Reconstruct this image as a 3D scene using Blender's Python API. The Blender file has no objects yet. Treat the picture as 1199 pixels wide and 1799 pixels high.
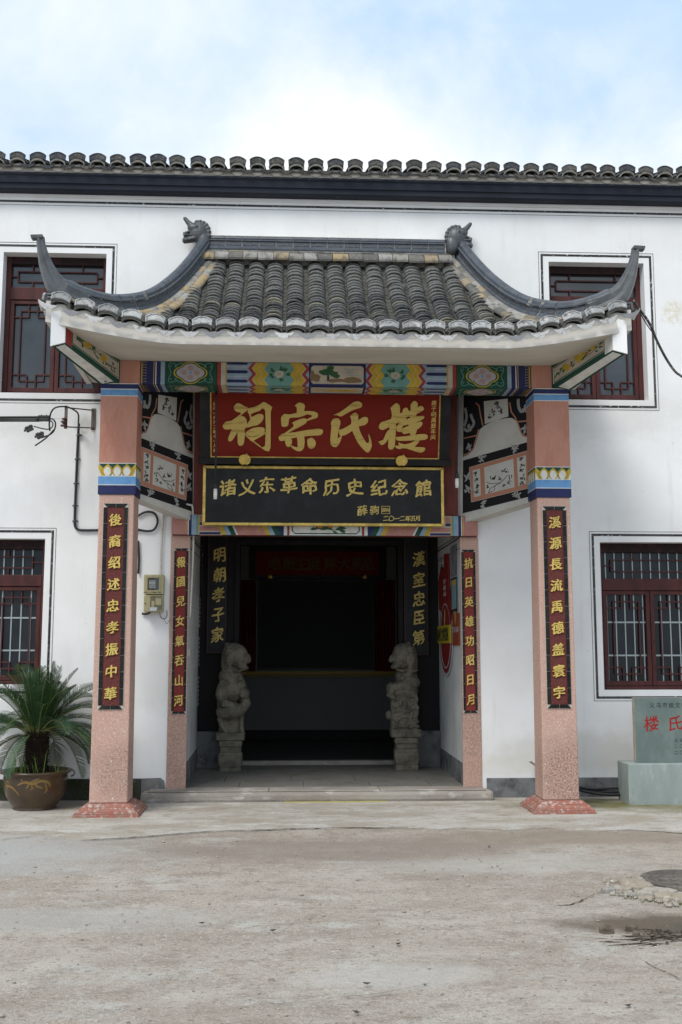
import bpy, math, random
from mathutils import Vector, Matrix
from mathutils.geometry import tessellate_polygon
random.seed(7)
SC = bpy.context.scene; COL = SC.collection
# ------------------------------------------------------------------ camera
FPX = 1850.0
TH = math.atan(240/FPX); PS = math.atan(90*math.cos(TH)/FPX); EYE = 1.5
cam = bpy.data.cameras.new('camera'); camo = bpy.data.objects.new('camera', cam); COL.objects.link(camo)
cam.sensor_fit = 'VERTICAL'; cam.sensor_height = 36; cam.lens = FPX/1799*36
cam.clip_start = .05; cam.clip_end = 500
camo.location = (0, 0, EYE); camo.rotation_euler = (math.pi/2+TH, 0, -PS)
SC.camera = camo
# ------------------------------------------------------------------ world, sun, exposure
SUN_EL, SUN_AZ = math.radians(52), math.radians(215)     # azimuth of the sun, clockwise from +Y
SC.view_settings.view_transform = 'Standard'; SC.view_settings.look = 'None'
SC.view_settings.gamma = 1; SC.view_settings.exposure = 0.14; SC.view_settings.use_curve_mapping = False
W = bpy.data.worlds.new('World'); SC.world = W; W.use_nodes = True
nt = W.node_tree; nt.nodes.clear()
def wn(t, **k):
    n = nt.nodes.new(t)
    for a, b in k.items(): setattr(n, a, b)
    return n
sky = wn('ShaderNodeTexSky', sky_type='NISHITA', sun_disc=False, sun_elevation=SUN_EL, sun_rotation=SUN_AZ, dust_density=2.0)
tc = wn('ShaderNodeTexCoord'); mp = wn('ShaderNodeMapping'); mp.inputs['Scale'].default_value = (1.2, 1.0, 1.7)
mp.inputs['Rotation'].default_value = (0, .6, .0)
mp.inputs['Location'].default_value = (1.7, .9, .25)
nz = wn('ShaderNodeTexNoise'); nz.inputs['Scale'].default_value = 2.1; nz.inputs['Detail'].default_value = 7; nz.inputs['Roughness'].default_value = .58; nz.inputs['Distortion'].default_value = .5
rp = wn('ShaderNodeValToRGB'); rp.color_ramp.elements[0].position = .42; rp.color_ramp.elements[1].position = .63
rp.color_ramp.elements[0].color = (3.7, 4.95, 6.3, 1); rp.color_ramp.elements[1].color = (6.5, 6.75, 6.95, 1)
mx = wn('ShaderNodeMix', data_type='RGBA'); mx.clamp_result = False
bg = wn('ShaderNodeBackground'); bg.inputs['Strength'].default_value = .15; wo = wn('ShaderNodeOutputWorld')
L = nt.links.new
L(tc.outputs['Generated'], mp.inputs['Vector']); L(mp.outputs[0], nz.inputs['Vector']); L(nz.outputs['Fac'], rp.inputs[0])
mx.inputs[0].default_value = .93; L(rp.outputs[0], mx.inputs[7]); L(sky.outputs[0], mx.inputs[6]); L(mx.outputs[2], bg.inputs[0]); L(bg.outputs[0], wo.inputs[0])
sl = bpy.data.lights.new('sun', 'SUN'); sl.energy = 2.3; sl.angle = math.radians(22); sl.color = (1, .955, .89)
so = bpy.data.objects.new('sun', sl); COL.objects.link(so)
sd = Vector((math.sin(SUN_AZ)*math.cos(SUN_EL), math.cos(SUN_AZ)*math.cos(SUN_EL), math.sin(SUN_EL)))
so.rotation_euler = (-sd).to_track_quat('-Z', 'Y').to_euler(); so.location = (-4, -6, 12)

# ------------------------------------------------------------------ measuring helpers: photo pixel -> point on a real plane
FW = Vector((math.sin(PS)*math.cos(TH), math.cos(PS)*math.cos(TH), math.sin(TH))); RT = Vector((math.cos(PS), -math.sin(PS), 0)); UP = RT.cross(FW)
E0 = Vector((0, 0, EYE))
def ray(px, py): return FW*FPX+RT*(px-599.5)-UP*(py-899.5)
def P(px, py, Y): d = ray(px, py); return E0+d*(Y/d.y)
def G(px, py, z=0.0): d = ray(px, py); return E0+d*((z-EYE)/d.z)
def hit(px, py, p0, n): d = ray(px, py); return E0+d*((Vector(p0)-E0).dot(n)/d.dot(n))
XC = .445
# ------------------------------------------------------------------ materials
MATS = {}
def mat(name, base, rough=.7, layers=(), bump=None, spots=(), metallic=0, spec=None, rnd=None, coat=0, obj=False):
    """layers: (scale, colour, lo, hi, (sx,sy,sz)); spots: (centre, radius, colour, noise scale, squash)"""
    m = bpy.data.materials.new(name); m.use_nodes = True; t = m.node_tree; b = t.nodes['Principled BSDF']
    b.inputs['Roughness'].default_value = rough; b.inputs['Metallic'].default_value = metallic
    if spec is None and rough > .5: spec = .12 if max(base) < .05 else .25
    if spec is not None: b.inputs['Specular IOR Level'].default_value = spec
    if coat: b.inputs['Coat Weight'].default_value = coat; b.inputs['Coat Roughness'].default_value = .1
    def N(ty, **k):
        n = t.nodes.new(ty)
        for a, v in k.items(): setattr(n, a, v)
        return n
    if obj: co = N('ShaderNodeTexCoord').outputs['Object']
    else: co = N('ShaderNodeNewGeometry').outputs['Position']
    if rnd:
        oi = N('ShaderNodeObjectInfo'); cr = N('ShaderNodeValToRGB'); cr.color_ramp.interpolation = 'CONSTANT'
        els = cr.color_ramp.elements
        while len(els) < len(rnd): els.new(.5)
        for i, c in enumerate(rnd): els[i].position = i/len(rnd); els[i].color = (*c, 1)
        t.links.new(oi.outputs['Random'], cr.inputs[0]); cur = cr.outputs[0]
        if obj:
            va = N('ShaderNodeVectorMath', operation='ADD'); sc_ = N('ShaderNodeMath', operation='MULTIPLY'); sc_.inputs[1].default_value = 37
            t.links.new(oi.outputs['Random'], sc_.inputs[0]); t.links.new(co, va.inputs[0]); t.links.new(sc_.outputs[0], va.inputs[1]); co = va.outputs[0]
    else:
        rgb = N('ShaderNodeRGB'); rgb.outputs[0].default_value = (*base, 1); cur = rgb.outputs[0]
    def noise(scale, st=(1, 1, 1), detail=6, ro=.6):
        mp_ = N('ShaderNodeMapping'); mp_.inputs['Scale'].default_value = st; t.links.new(co, mp_.inputs[0])
        n = N('ShaderNodeTexNoise'); n.inputs['Scale'].default_value = scale; n.inputs['Detail'].default_value = detail; n.inputs['Roughness'].default_value = ro
        t.links.new(mp_.outputs[0], n.inputs['Vector']); return n.outputs['Fac']
    def ramp(s, lo, hi):
        r = N('ShaderNodeMapRange', clamp=True); r.inputs['From Min'].default_value = lo; r.inputs['From Max'].default_value = hi
        t.links.new(s, r.inputs['Value']); return r.outputs[0]
    def mixc(f, c):
        nonlocal cur
        q = N('ShaderNodeMix', data_type='RGBA'); t.links.new(f, q.inputs[0]); t.links.new(cur, q.inputs[6]); q.inputs[7].default_value = (*c, 1); cur = q.outputs[2]
    for l in layers:
        sc2, c, lo, hi = l[:4]; st = l[4] if len(l) > 4 else (1, 1, 1)
        f = ramp(noise(sc2, st, l[5] if len(l) > 5 else 6), lo, hi)
        if len(l) > 6:
            mu = N('ShaderNodeMath', operation='MULTIPLY'); mu.inputs[1].default_value = l[6]; t.links.new(f, mu.inputs[0]); f = mu.outputs[0]
        mixc(f, c)
    for sp_ in spots:
        ctr, rad, c, ns, sq = sp_[:5]
        su = N('ShaderNodeVectorMath', operation='SUBTRACT'); t.links.new(co, su.inputs[0]); su.inputs[1].default_value = ctr
        ml = N('ShaderNodeVectorMath', operation='MULTIPLY'); t.links.new(su.outputs[0], ml.inputs[0]); ml.inputs[1].default_value = sq
        ln = N('ShaderNodeVectorMath', operation='LENGTH'); t.links.new(ml.outputs[0], ln.inputs[0])
        f = ramp(ln.outputs['Value'], rad, rad*.25); nn = noise(ns)
        ad = N('ShaderNodeMath', operation='ADD'); t.links.new(f, ad.inputs[0]); t.links.new(nn, ad.inputs[1])
        r_ = ramp(ad.outputs[0], .75, 1.6) if len(sp_) < 6 else ramp(ad.outputs[0], .72, 1.25)
        if len(sp_) > 5:
            mq = N('ShaderNodeMath', operation='MULTIPLY'); mq.inputs[1].default_value = sp_[5]; t.links.new(r_, mq.inputs[0]); r_ = mq.outputs[0]
            for q_ in sp_[6:]:   # break the stain up with a speckle
                m3 = N('ShaderNodeMath', operation='MULTIPLY'); t.links.new(r_, m3.inputs[0]); t.links.new(ramp(noise(q_, (1, 1, 1), 3), .38, .58), m3.inputs[1]); r_ = m3.outputs[0]
        mixc(r_, c)
    t.links.new(cur, b.inputs['Base Color'])
    if bump:
        bs = bump if isinstance(bump[0], tuple) else (bump,); prev = None
        for bb in bs:
            bn = N('ShaderNodeBump'); bn.inputs['Strength'].default_value = bb[1]; bn.inputs['Distance'].default_value = bb[2]
            t.links.new(noise(bb[0], bb[3] if len(bb) > 3 else (1, 1, 1), 5), bn.inputs['Height'])
            if prev: t.links.new(prev, bn.inputs['Normal'])
            prev = bn.outputs[0]
        t.links.new(prev, b.inputs['Normal'])
    MATS[name] = m; return m
def paintm(name, c, wear=.25, rough=.55):
    d = tuple(x*.72 for x in c); l = tuple(min(.8, x*1.25+.02) for x in c)
    return mat(name, c, rough, [(9, d, .45, .75), (40, l, .55, .8, (1, 1, .3), 4, wear)], bump=(60, .15, .002))
plaster = mat('white_plaster', (.80, .81, .815), .85,
    [(1.3, (.71, .71, .70), .42, .75), (3, (.60, .60, .58), .57, .85, (1, 1, .25), 8, .45), (9, (.56, .55, .53), .6, .78, (1, 1, .09), 6, .35), (.7, (.68, .685, .68), .5, .8, (1, 1, 1), 10, .5), (22, (.5, .49, .46), .68, .8, (1, 1, 1), 3, .5)],
    bump=((5, .25, .01), (70, .12, .003)),
    spots=[((P(1185, 550, 10.85)), .2, (.62, .55, .38), 22, (1, 1, 1), .6, 30), (tuple(P(1125, 1278, 10.85)), .12, (.6, .54, .42), 16, (1, 1, 1.6)),
           (tuple(P(60, 1330, 10.85)), .5, (.52, .49, .42), 6, (1, 1, 2.2), .4), (tuple(P(910, 1345, 10.85)), .5, (.62, .6, .56), 9, (.6, 1, 3), .4),
           ((-2.6, 10.85, 4.0), .55, (.58, .58, .56), 9, (.5, 1, 1.2), .45), ((3.3, 10.85, 4.0), .55, (.58, .58, .56), 9, (.5, 1, 1.2), .45), ((-1.3, 10.85, 1.2), .5, (.6, .59, .56), 7, (1, 1, 1), .4), ((2.9, 10.85, .45), .6, (.56, .54, .49), 8, (.5, 1, 2), .5),
           (tuple(P(150, 745, 10.85)), .16, (.5, .5, .48), 18, (1, 1, 1))])
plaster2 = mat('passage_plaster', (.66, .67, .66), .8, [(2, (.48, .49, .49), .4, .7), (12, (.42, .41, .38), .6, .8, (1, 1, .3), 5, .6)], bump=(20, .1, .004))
mortar = mat('eave_mortar', (.56, .54, .5), .85, [(7, (.5, .48, .43), .45, .75), (30, (.4, .37, .32), .68, .82)], bump=(30, .3, .006))
soffm = mat('soffit_plaster', (.58, .545, .48), .85, [(3, (.48, .45, .39), .4, .7, (.4, 1, 1)), (1.5, (.4, .36, .3), .56, .75, (.4, 1.5, 1), 9, .6), (8, (.33, .28, .22), .66, .8, (.35, 2, 1), 5, .7)], bump=(20, .1, .005))
cement = mat('dark_cement', (.17, .175, .18), .9, [(6, (.07, .075, .08), .45, .65), (18, (.3, .3, .29), .6, .75), (3, (.25, .24, .23), .5, .8, (1, 1, .4))], bump=(30, .4, .01))
cement_moss = mat('mossy_cement', (.06, .06, .055), .9, [(5, (.03, .04, .015), .4, .6), (20, (.13, .13, .12), .6, .75)], bump=(30, .4, .01))
cornice = mat('cornice_paint', (.018, .022, .032), .55, [(14, (.35, .34, .32), .72, .78, (.5, 1, 1.5)), (4, (.03, .034, .045), .4, .7, (.3, 1, 2))], bump=(40, .2, .003))
lineblk = mat('line_paint', (.035, .035, .035), .8, [(26, (.6, .6, .58), .56, .66), (3, (.08, .08, .08), .4, .6)])
tile = mat('roof_tile', (.1, .1, .1), .85, [(20, (.19, .185, .17), .5, .75), (45, (.025, .025, .025), .5, .7), (8, (.12, .12, .10), .55, .75), (60, (.36, .35, .31), .66, .76, (1, 1, 1), 3, .6)],
    bump=(60, .5, .006), obj=True,
    rnd=[(.10, .102, .102), (.07, .072, .074), (.13, .13, .125), (.052, .054, .056), (.15, .149, .142), (.085, .086, .085), (.115, .116, .115), (.072, .074, .078), (.16, .145, .12), (.095, .096, .094), (.22, .2, .155), (.06, .06, .06)])
tile_light = mat('ridge_side_tile', (.2, .2, .18), .85, [(16, (.1, .1, .095), .5, .7), (50, (.42, .4, .36), .6, .75, (1, 1, 1), 3, .6)], bump=(50, .4, .006), obj=True,
    rnd=[(.22, .21, .19), (.15, .145, .13), (.34, .26, .15), (.27, .26, .23), (.12, .12, .11), (.3, .24, .16), (.2, .17, .12), (.3, .29, .27)])
pan = mat('pan_tile', (.065, .063, .056), .9, [(10, (.10, .095, .085), .5, .7), (14, (.06, .07, .03), .58, .7), (40, (.18, .17, .15), .62, .75)], bump=(40, .4, .006))
capm = mat('whitewashed_tile', (.36, .37, .37), .85, [(30, (.12, .12, .12), .52, .68), (12, (.55, .55, .54), .52, .7), (70, (.08, .08, .08), .6, .7)], bump=((45, .7, .012), (120, .4, .004)), obj=True,
    rnd=[(.36, .37, .37), (.3, .31, .31), (.42, .43, .43), (.27, .27, .27), (.38, .38, .37)])
dripm = mat('drip_tile', (.4, .41, .41), .85, [(26, (.3, .3, .31), .52, .66), (80, (.2, .2, .2), .6, .72)], bump=(60, .6, .008), obj=True,
    rnd=[(.6, .61, .61), (.54, .55, .56), (.3, .31, .33), (.66, .66, .66), (.58, .58, .58)])
capdark = mat('weathered_cap_tile', (.07, .07, .07), .9, [(25, (.15, .145, .135), .5, .72), (60, (.03, .03, .03), .5, .65)], bump=((35, .8, .014), (110, .4, .004)), obj=True,
    rnd=[(.075, .075, .072), (.06, .06, .058), (.1, .098, .09), (.055, .06, .07), (.085, .083, .078)])
archm = mat('cap_arch_tile', (.3, .29, .26), .85, [(30, (.12, .12, .11), .5, .7)], bump=(50, .4, .005))
archdk = mat('dark_arch_tile', (.13, .13, .12), .85, [(30, (.06, .06, .06), .5, .7), (70, (.3, .29, .27), .6, .75)])
glaze = mat('blue_grey_glazed_tile', (.075, .088, .108), .42, [(12, (.05, .058, .07), .45, .65), (45, (.15, .16, .17), .62, .8), (5, (.1, .105, .11), .55, .75)], bump=(70, .12, .003), obj=True,
    rnd=[(.075, .088, .108), (.068, .08, .1), (.085, .096, .115), (.07, .084, .104)])
glaze_carved = mat('carved_glazed_band', (.085, .095, .11), .5, [(70, (.04, .046, .055), .45, .6)], bump=(55, 1, .012))
horn = mat('horn_glaze', (.072, .08, .088), .45, [(9, (.045, .048, .05), .45, .65), (30, (.12, .125, .12), .6, .8)], bump=(40, .3, .004))
jointm = mat('ridge_joint', (.55, .54, .5), .9, [(30, (.3, .29, .27), .5, .7)])
terr = mat('pink_terrazzo', (.50, .31, .25), .75, [(130, (.62, .50, .43), .52, .64, (1, 1, 1), 2), (100, (.42, .23, .18), .54, .68, (1.3, 1, 1), 2), (200, (.3, .2, .16), .66, .71, (1, 1.2, 1), 2),
     (3, (.5, .37, .31), .5, .75, (1, 1, 1), 4, .5), (45, (.78, .76, .73), .72, .75, (1, 1, .5), 2)],
    bump=((130, .7, .006), (40, .2, .006)),
    spots=[((2.6, 9.85, .36), .5, (.05, .043, .038), 7, (1.1, .5, 1), .8, 60, 130), ((-1.53, 9.85, .40), .42, (.07, .058, .045), 7, (1.2, .5, 1.1), .7, 60, 130), ((1.86, 10.84, 1.0), .8, (.16, .12, .09), 6, (1.5, .5, .6), .45, 60), ((-1.08, 10.84, .8), .8, (.16, .12, .09), 6, (1.5, .5, .6), .45, 60)])
brick = mat('brick_red_paint', (.47, .23, .17), .75, [(7, (.41, .18, .13), .45, .7, (1, 1, .35)), (26, (.55, .31, .24), .56, .75, (3, 3, .35)), (60, (.36, .16, .12), .6, .8, (3, 3, .5), 4, .6)], bump=(40, .25, .004, (2, 2, .4)))
basered = mat('red_base_paint', (.30, .115, .085), .85, [(12, (.27, .15, .12), .42, .6), (26, (.45, .35, .31), .52, .64), (50, (.75, .73, .7), .68, .72), (7, (.32, .25, .22), .6, .7)], bump=(40, .4, .006))
maroon = mat('maroon_paint', (.17, .045, .035), .65, [(9, (.11, .03, .026), .45, .7, (3, 3, .4))], bump=(30, .2, .004))
inset = mat('rough_red_inset', (.13, .034, .03), .7, [(60, (.09, .022, .02), .5, .68), (90, (.28, .1, .08), .62, .72)], bump=(75, 1, .012))
inset_bright = mat('door_post_inset', (.2, .03, .026), .65, [(60, (.1, .018, .016), .5, .68)], bump=(75, .6, .01))
bordert = mat('black_border_tile', (.012, .012, .011), .35, [(30, (.03, .03, .03), .5, .7), (60, (.5, .5, .48), .76, .79)], spec=.2, obj=True, rnd=[(.012, .012, .011), (.016, .016, .015), (.009, .009, .009)])
grout = mat('pale_grout', (.5, .47, .42), .9)
gold = mat('gold_lettering', (.62, .46, .12), .45, [(40, (.45, .31, .07), .5, .72), (12, (.72, .58, .22), .55, .75)], bump=(90, .3, .004), metallic=.15)
goldframe = mat('gold_leaf_frame', (.6, .42, .1), .32, [(8, (.38, .25, .06), .45, .65), (25, (.75, .6, .22), .55, .7)], metallic=.45)
goldbig = mat('gold_plaque_lettering', (.58, .42, .11), .5, [(6, (.40, .26, .05), .56, .62, (.4, 1, 5)), (60, (.48, .34, .08), .5, .7)], metallic=.1)
blacklac = mat('black_lacquer', (.012, .012, .013), .42, [(5, (.024, .024, .026), .45, .7)], bump=(60, .1, .003), spec=.2)
blackwood = mat('black_painted_wood', (.013, .013, .014), .55, [(4, (.022, .02, .02), .4, .7, (1, 1, .3))])
redboard = mat('red_board', (.19, .02, .011), .7, [(5, (.19, .022, .016), .4, .7, (.3, 1, 2)), (40, (.23, .03, .018), .6, .8, (.3, 1, 2))], spec=.1)
darkred = mat('dark_red_cloth', (.13, .012, .012), .85, [(10, (.08, .008, .008), .4, .7, (3, 1, .2))])
white = paintm('white_paint', (.66, .66, .62), .1); navy = paintm('navy_paint', (.018, .024, .095)); blue = paintm('blue_paint', (.13, .30, .55), .5)
lblue = paintm('pale_blue_paint', (.25, .34, .44)); green = paintm('green_paint', (.012, .065, .04)); yellow = paintm('yellow_paint', (.5, .34, .03))
redp = paintm('red_paint', (.28, .045, .04)); cream = paintm('cream_paint', (.46, .41, .33)); teal = paintm('sea_green_paint', (.14, .30, .27)); orange = paintm('orange_paint', (.62, .22, .03))
pinkp = paintm('dull_pink_paint', (.42, .2, .17)); ink = mat('ink_paint', (.035, .035, .033), .8, [(50, (.14, .14, .13), .5, .7)]); inkblack = mat('panel_black', (.016, .016, .018), .7)
leafg = paintm('leaf_green_paint', (.03, .1, .045)); inkgrey = mat('ink_grey', (.34, .34, .33), .8, [(50, (.2, .2, .2), .5, .7)])
panelw = mat('wing_panel_white', (.55, .54, .5), .8, [(5, (.46, .45, .41), .4, .7)]); wingbrick = mat('wing_brick_line', (.42, .2, .13), .7)
wood = mat('maroon_window_wood', (.075, .022, .02), .55, [(12, (.045, .014, .013), .45, .65, (1, 1, .3)), (40, (.2, .09, .08), .66, .76), (60, (.5, .45, .42), .76, .79)], bump=(50, .2, .003))
wood_dark = mat('dark_window_head', (.022, .013, .013), .6, [(14, (.05, .02, .02), .5, .65), (50, (.3, .27, .24), .74, .78)], bump=(50, .2, .003))  # darker tone of the window wood, for the top rails only
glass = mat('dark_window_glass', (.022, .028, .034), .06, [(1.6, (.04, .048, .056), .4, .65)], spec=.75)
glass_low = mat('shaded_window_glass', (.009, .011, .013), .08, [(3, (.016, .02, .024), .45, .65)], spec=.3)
dimgold = mat('shade_darkened_gold', (.16, .11, .04), .7)  # gold of the hall plaque, the dimness of the interior put into its colour
steel = mat('pale_steel_bar', (.32, .36, .37), .45, metallic=.3); iron = mat('rusty_iron', (.12, .115, .11), .6, [(30, (.16, .09, .06), .5, .65)], metallic=.4, bump=(60, .3, .003))
rubber = mat('black_rubber', (.012, .012, .013), .5, [(40, (.04, .04, .04), .6, .8)]); ceramic = mat('brown_insulator', (.07, .03, .02), .25)
tape = mat('frayed_cable_tape', (.05, .05, .05), .7, [(60, (.4, .38, .34), .54, .6)])
pvc = mat('white_conduit', (.55, .53, .48), .5, [(12, (.4, .37, .3), .5, .75)]); beige = mat('meter_box_plastic', (.42, .38, .22), .45, [(14, (.34, .3, .16), .5, .7), (60, (.25, .2, .12), .68, .74)])
clear = mat('smoky_meter_cover', (.2, .19, .11), .15, [(30, (.09, .09, .06), .45, .6)]); dialm = mat('meter_dial', (.3, .32, .32), .3, [(70, (.08, .09, .09), .45, .6, (1, 1, 3))]); paper = mat('paper_label', (.6, .62, .66), .7, [(120, (.3, .34, .5), .58, .64, (1, 1, 2))])
lionstone = mat('old_carved_stone', (.2, .18, .135), .9, [(9, (.095, .088, .072), .42, .65), (60, (.3, .28, .23), .56, .72), (120, (.38, .36, .31), .68, .74)], bump=((70, 1, .012), (20, .6, .014), (160, .6, .005)))
stele_m = mat('polished_green_stone', (.12, .165, .155), .16, [(5, (.16, .205, .19), .45, .65, (1, 1, .6)), (18, (.11, .145, .135), .55, .75), (9, (.33, .36, .34), .70, .74, (1, 1, .3))])
stele_side = mat('pale_cut_stone', (.38, .36, .3), .7, [(12, (.28, .27, .23), .45, .7)])
stele_b = mat('grey_green_plinth_stone', (.29, .34, .325), .5, [(3, (.23, .275, .26), .42, .62, (1, 1, .5)), (9, (.38, .42, .4), .55, .75, (1.5, 1, .5)), (60, (.75, .76, .75), .76, .78), (8, (.2, .21, .19), .62, .75, (1, 1, .6))], bump=(60, .1, .003))
potm = mat('brown_glazed_pot', (.06, .032, .015), .3, [(5, (.085, .052, .018), .45, .65), (12, (.04, .022, .014), .52, .7), (26, (.6, .6, .57), .72, .755, (1, 1, .6)), (2.4, (.05, .035, .025), .5, .7)], bump=(30, .15, .004), coat=.3)
potyel = mat('ochre_glaze_motif', (.22, .13, .025), .35, [(30, (.22, .12, .02), .5, .7)], coat=.3)
soil = mat('dark_soil', (.04, .03, .02), .95, [(30, (.08, .06, .04), .5, .7)], bump=(40, 1, .02))
trunkm = mat('sago_trunk_bark', (.035, .026, .018), .95, [(30, (.08, .06, .04), .5, .7)], bump=(50, 1, .02))
frondm = mat('sago_frond_green', (.028, .072, .018), .5, [(6, (.016, .045, .018), .4, .65), (14, (.08, .12, .02), .6, .75)], spec=.25)
frond_blue = mat('sago_frond_blue_green', (.024, .06, .03), .5, [(6, (.035, .085, .04), .4, .65)], spec=.25)
stemm = mat('sago_stem', (.13, .15, .04), .5); grassm = mat('grass_blade_green', (.09, .17, .03), .6)
manh = mat('worn_manhole_iron', (.12, .105, .095), .7, [(9, (.2, .175, .15), .45, .65, (.4, 1, 1)), (40, (.07, .062, .056), .52, .7), (70, (.4, .38, .35), .7, .75)], bump=(30, .8, .012), metallic=.1)
rubm = mat('broken_concrete', (.36, .335, .29), .9, [(14, (.27, .23, .18), .45, .65), (30, (.5, .49, .45), .55, .75), (9, (.14, .13, .11), .62, .75)], bump=(40, .8, .012), obj=True, rnd=[(.36, .33, .29), (.31, .27, .21), (.4, .385, .355), (.27, .255, .235)])
twigm = mat('dry_twig', (.055, .043, .032), .9, [(30, (.13, .11, .09), .5, .7)])
stepm = mat('worn_step_stone', (.33, .30, .265), .9, [(4, (.24, .21, .19), .42, .65, (.35, 1, 1)), (14, (.5, .48, .45), .56, .72, (.4, 1, 1)), (50, (.16, .15, .13), .64, .74)], bump=((40, .6, .01), (9, .4, .02)))
floorm = mat('passage_floor_slabs', (.19, .185, .17), .7, [(3, (.14, .135, .12), .42, .68), (9, (.25, .235, .21), .55, .75), (16, (.12, .1, .07), .62, .76, (.4, 1, 1))], bump=(30, .25, .006))
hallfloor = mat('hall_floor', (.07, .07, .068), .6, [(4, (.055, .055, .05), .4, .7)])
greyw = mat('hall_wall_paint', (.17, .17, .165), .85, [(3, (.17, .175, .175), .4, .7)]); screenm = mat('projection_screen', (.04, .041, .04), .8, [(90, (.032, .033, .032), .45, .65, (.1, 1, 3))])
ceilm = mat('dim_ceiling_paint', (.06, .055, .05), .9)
bulbw = mat('white_bulb_glass', (.75, .74, .68), .3)
signred = mat('sign_red', (.24, .018, .018), .6); signyel = mat('sign_yellow', (.5, .4, .025), .6); signorange = mat('notice_orange', (.3, .06, .03), .6); signteal = mat('notice_pale_teal', (.2, .33, .36), .5, [(60, (.5, .55, .55), .55, .62, (1, 1, 3))]); silver = mat('sign_silver_trim', (.5, .5, .55), .4)
blackink = mat('black_lettering', (.02, .022, .02), .6); redink = mat('red_lettering', (.3, .022, .02), .6, spec=.15)
yline = mat('worn_yellow_line', (.46, .42, .12), .8, [(30, (.34, .31, .24), .5, .62), (70, (.12, .11, .08), .66, .7)])

# ---- ground: concrete yard with grey cement patches, apron, moss and a damp hollow, all by world position
def ground_material():
    m = mat('yard_concrete', (.40, .35, .298), .92,
        [(.8, (.335, .287, .24), .42, .6, (.7, 1, 1), 8), (1.9, (.47, .425, .375), .50, .66, (.7, 1, 1), 9), (3.7, (.285, .24, .2), .52, .68, (.6, 1, 1), 9, .8),
         (2.6, (.46, .445, .41), .56, .66, (.6, 1, 1), 10, .8), (7, (.27, .225, .185), .52, .64, (.7, 1, 1), 9, .7), (13, (.47, .44, .40), .56, .68, (.8, 1, 1), 8, .75), (34, (.23, .195, .16), .54, .66, (.8, 1, 1), 6, .85),
         (60, (.5, .47, .43), .56, .66, (1, 1, 1), 4, .8), (130, (.15, .125, .105), .58, .66, (1, 1, 1), 3, .85), (160, (.66, .64, .6), .64, .70, (1, 1, 1), 2, .8)],
        bump=((4, .25, .03), (40, .7, .014), (150, .8, .008)),
        spots=[((-3.3, 8.15, 0), 1.75, (.40, .405, .395), 3, (.55, 1.25, 1), .8), ((-1.3, 6.2, 0), .9, (.40, .385, .36), 2.4, (.6, 2.2, 1), .6),
               ((.5, 5.1, 0), .45, (.46, .44, .41), 4, (.7, 1.6, 1), .6), ((1.5, 7.6, 0), .9, (.42, .40, .365), 3, (.6, 2, 1), .6),
               ((2.25, 5.95, 0), .72, (.125, .10, .075), 5, (.62, 2.2, 1), .95), ((2.5, 5.9, 0), .46, (.085, .08, .06), 8, (.7, 2.2, 1), .9), ((2.75, 5.72, 0), .38, (.15, .08, .055), 9, (.8, 2.2, 1), .8),
               ((.4, 8.2, 0), 1.1, (.25, .21, .175), 3, (.5, 1.6, 1), .7), ((2.3, 8.6, 0), .9, (.27, .22, .175), 3, (.5, 1.8, 1), .7)])
    return m
groundm = ground_material(); groundm.node_tree.nodes['Principled BSDF'].inputs['Specular IOR Level'].default_value = .2
apronm = mat('apron_cement', (.45, .425, .385), .9, [(2.2, (.34, .30, .25), .42, .6, (.5, 1, 1), 9), (5, (.5, .49, .46), .50, .66, (.5, 1, 1), 9), (12, (.26, .235, .19), .54, .68, (.5, 1, 1), 8, .8), (40, (.26, .23, .19), .56, .68, (1, 1, 1), 4, .8), (60, (.72, .72, .7), .70, .745, (.5, 1, 1), 3), (80, (.14, .13, .1), .66, .72, (.4, 1, 1), 3)],
    bump=((30, .5, .012), (120, .4, .005)), spots=[((3.1, 10.35, 0), 1.3, (.13, .125, .045), 5, (.75, 2.2, 1)), ((-1.6, 10.7, 0), .5, (.12, .12, .08), 6, (1, 1.5, 1)), ((4.2, 9.9, 0), 1.0, (.17, .16, .08), 5, (.7, 2.4, 1))])
mossm = mat('moss', (.075, .105, .03), .95, [(30, (.12, .13, .04), .5, .7)], bump=(60, 1, .01))
crackm = mat('crack_dirt', (.07, .065, .045), .95)

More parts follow.
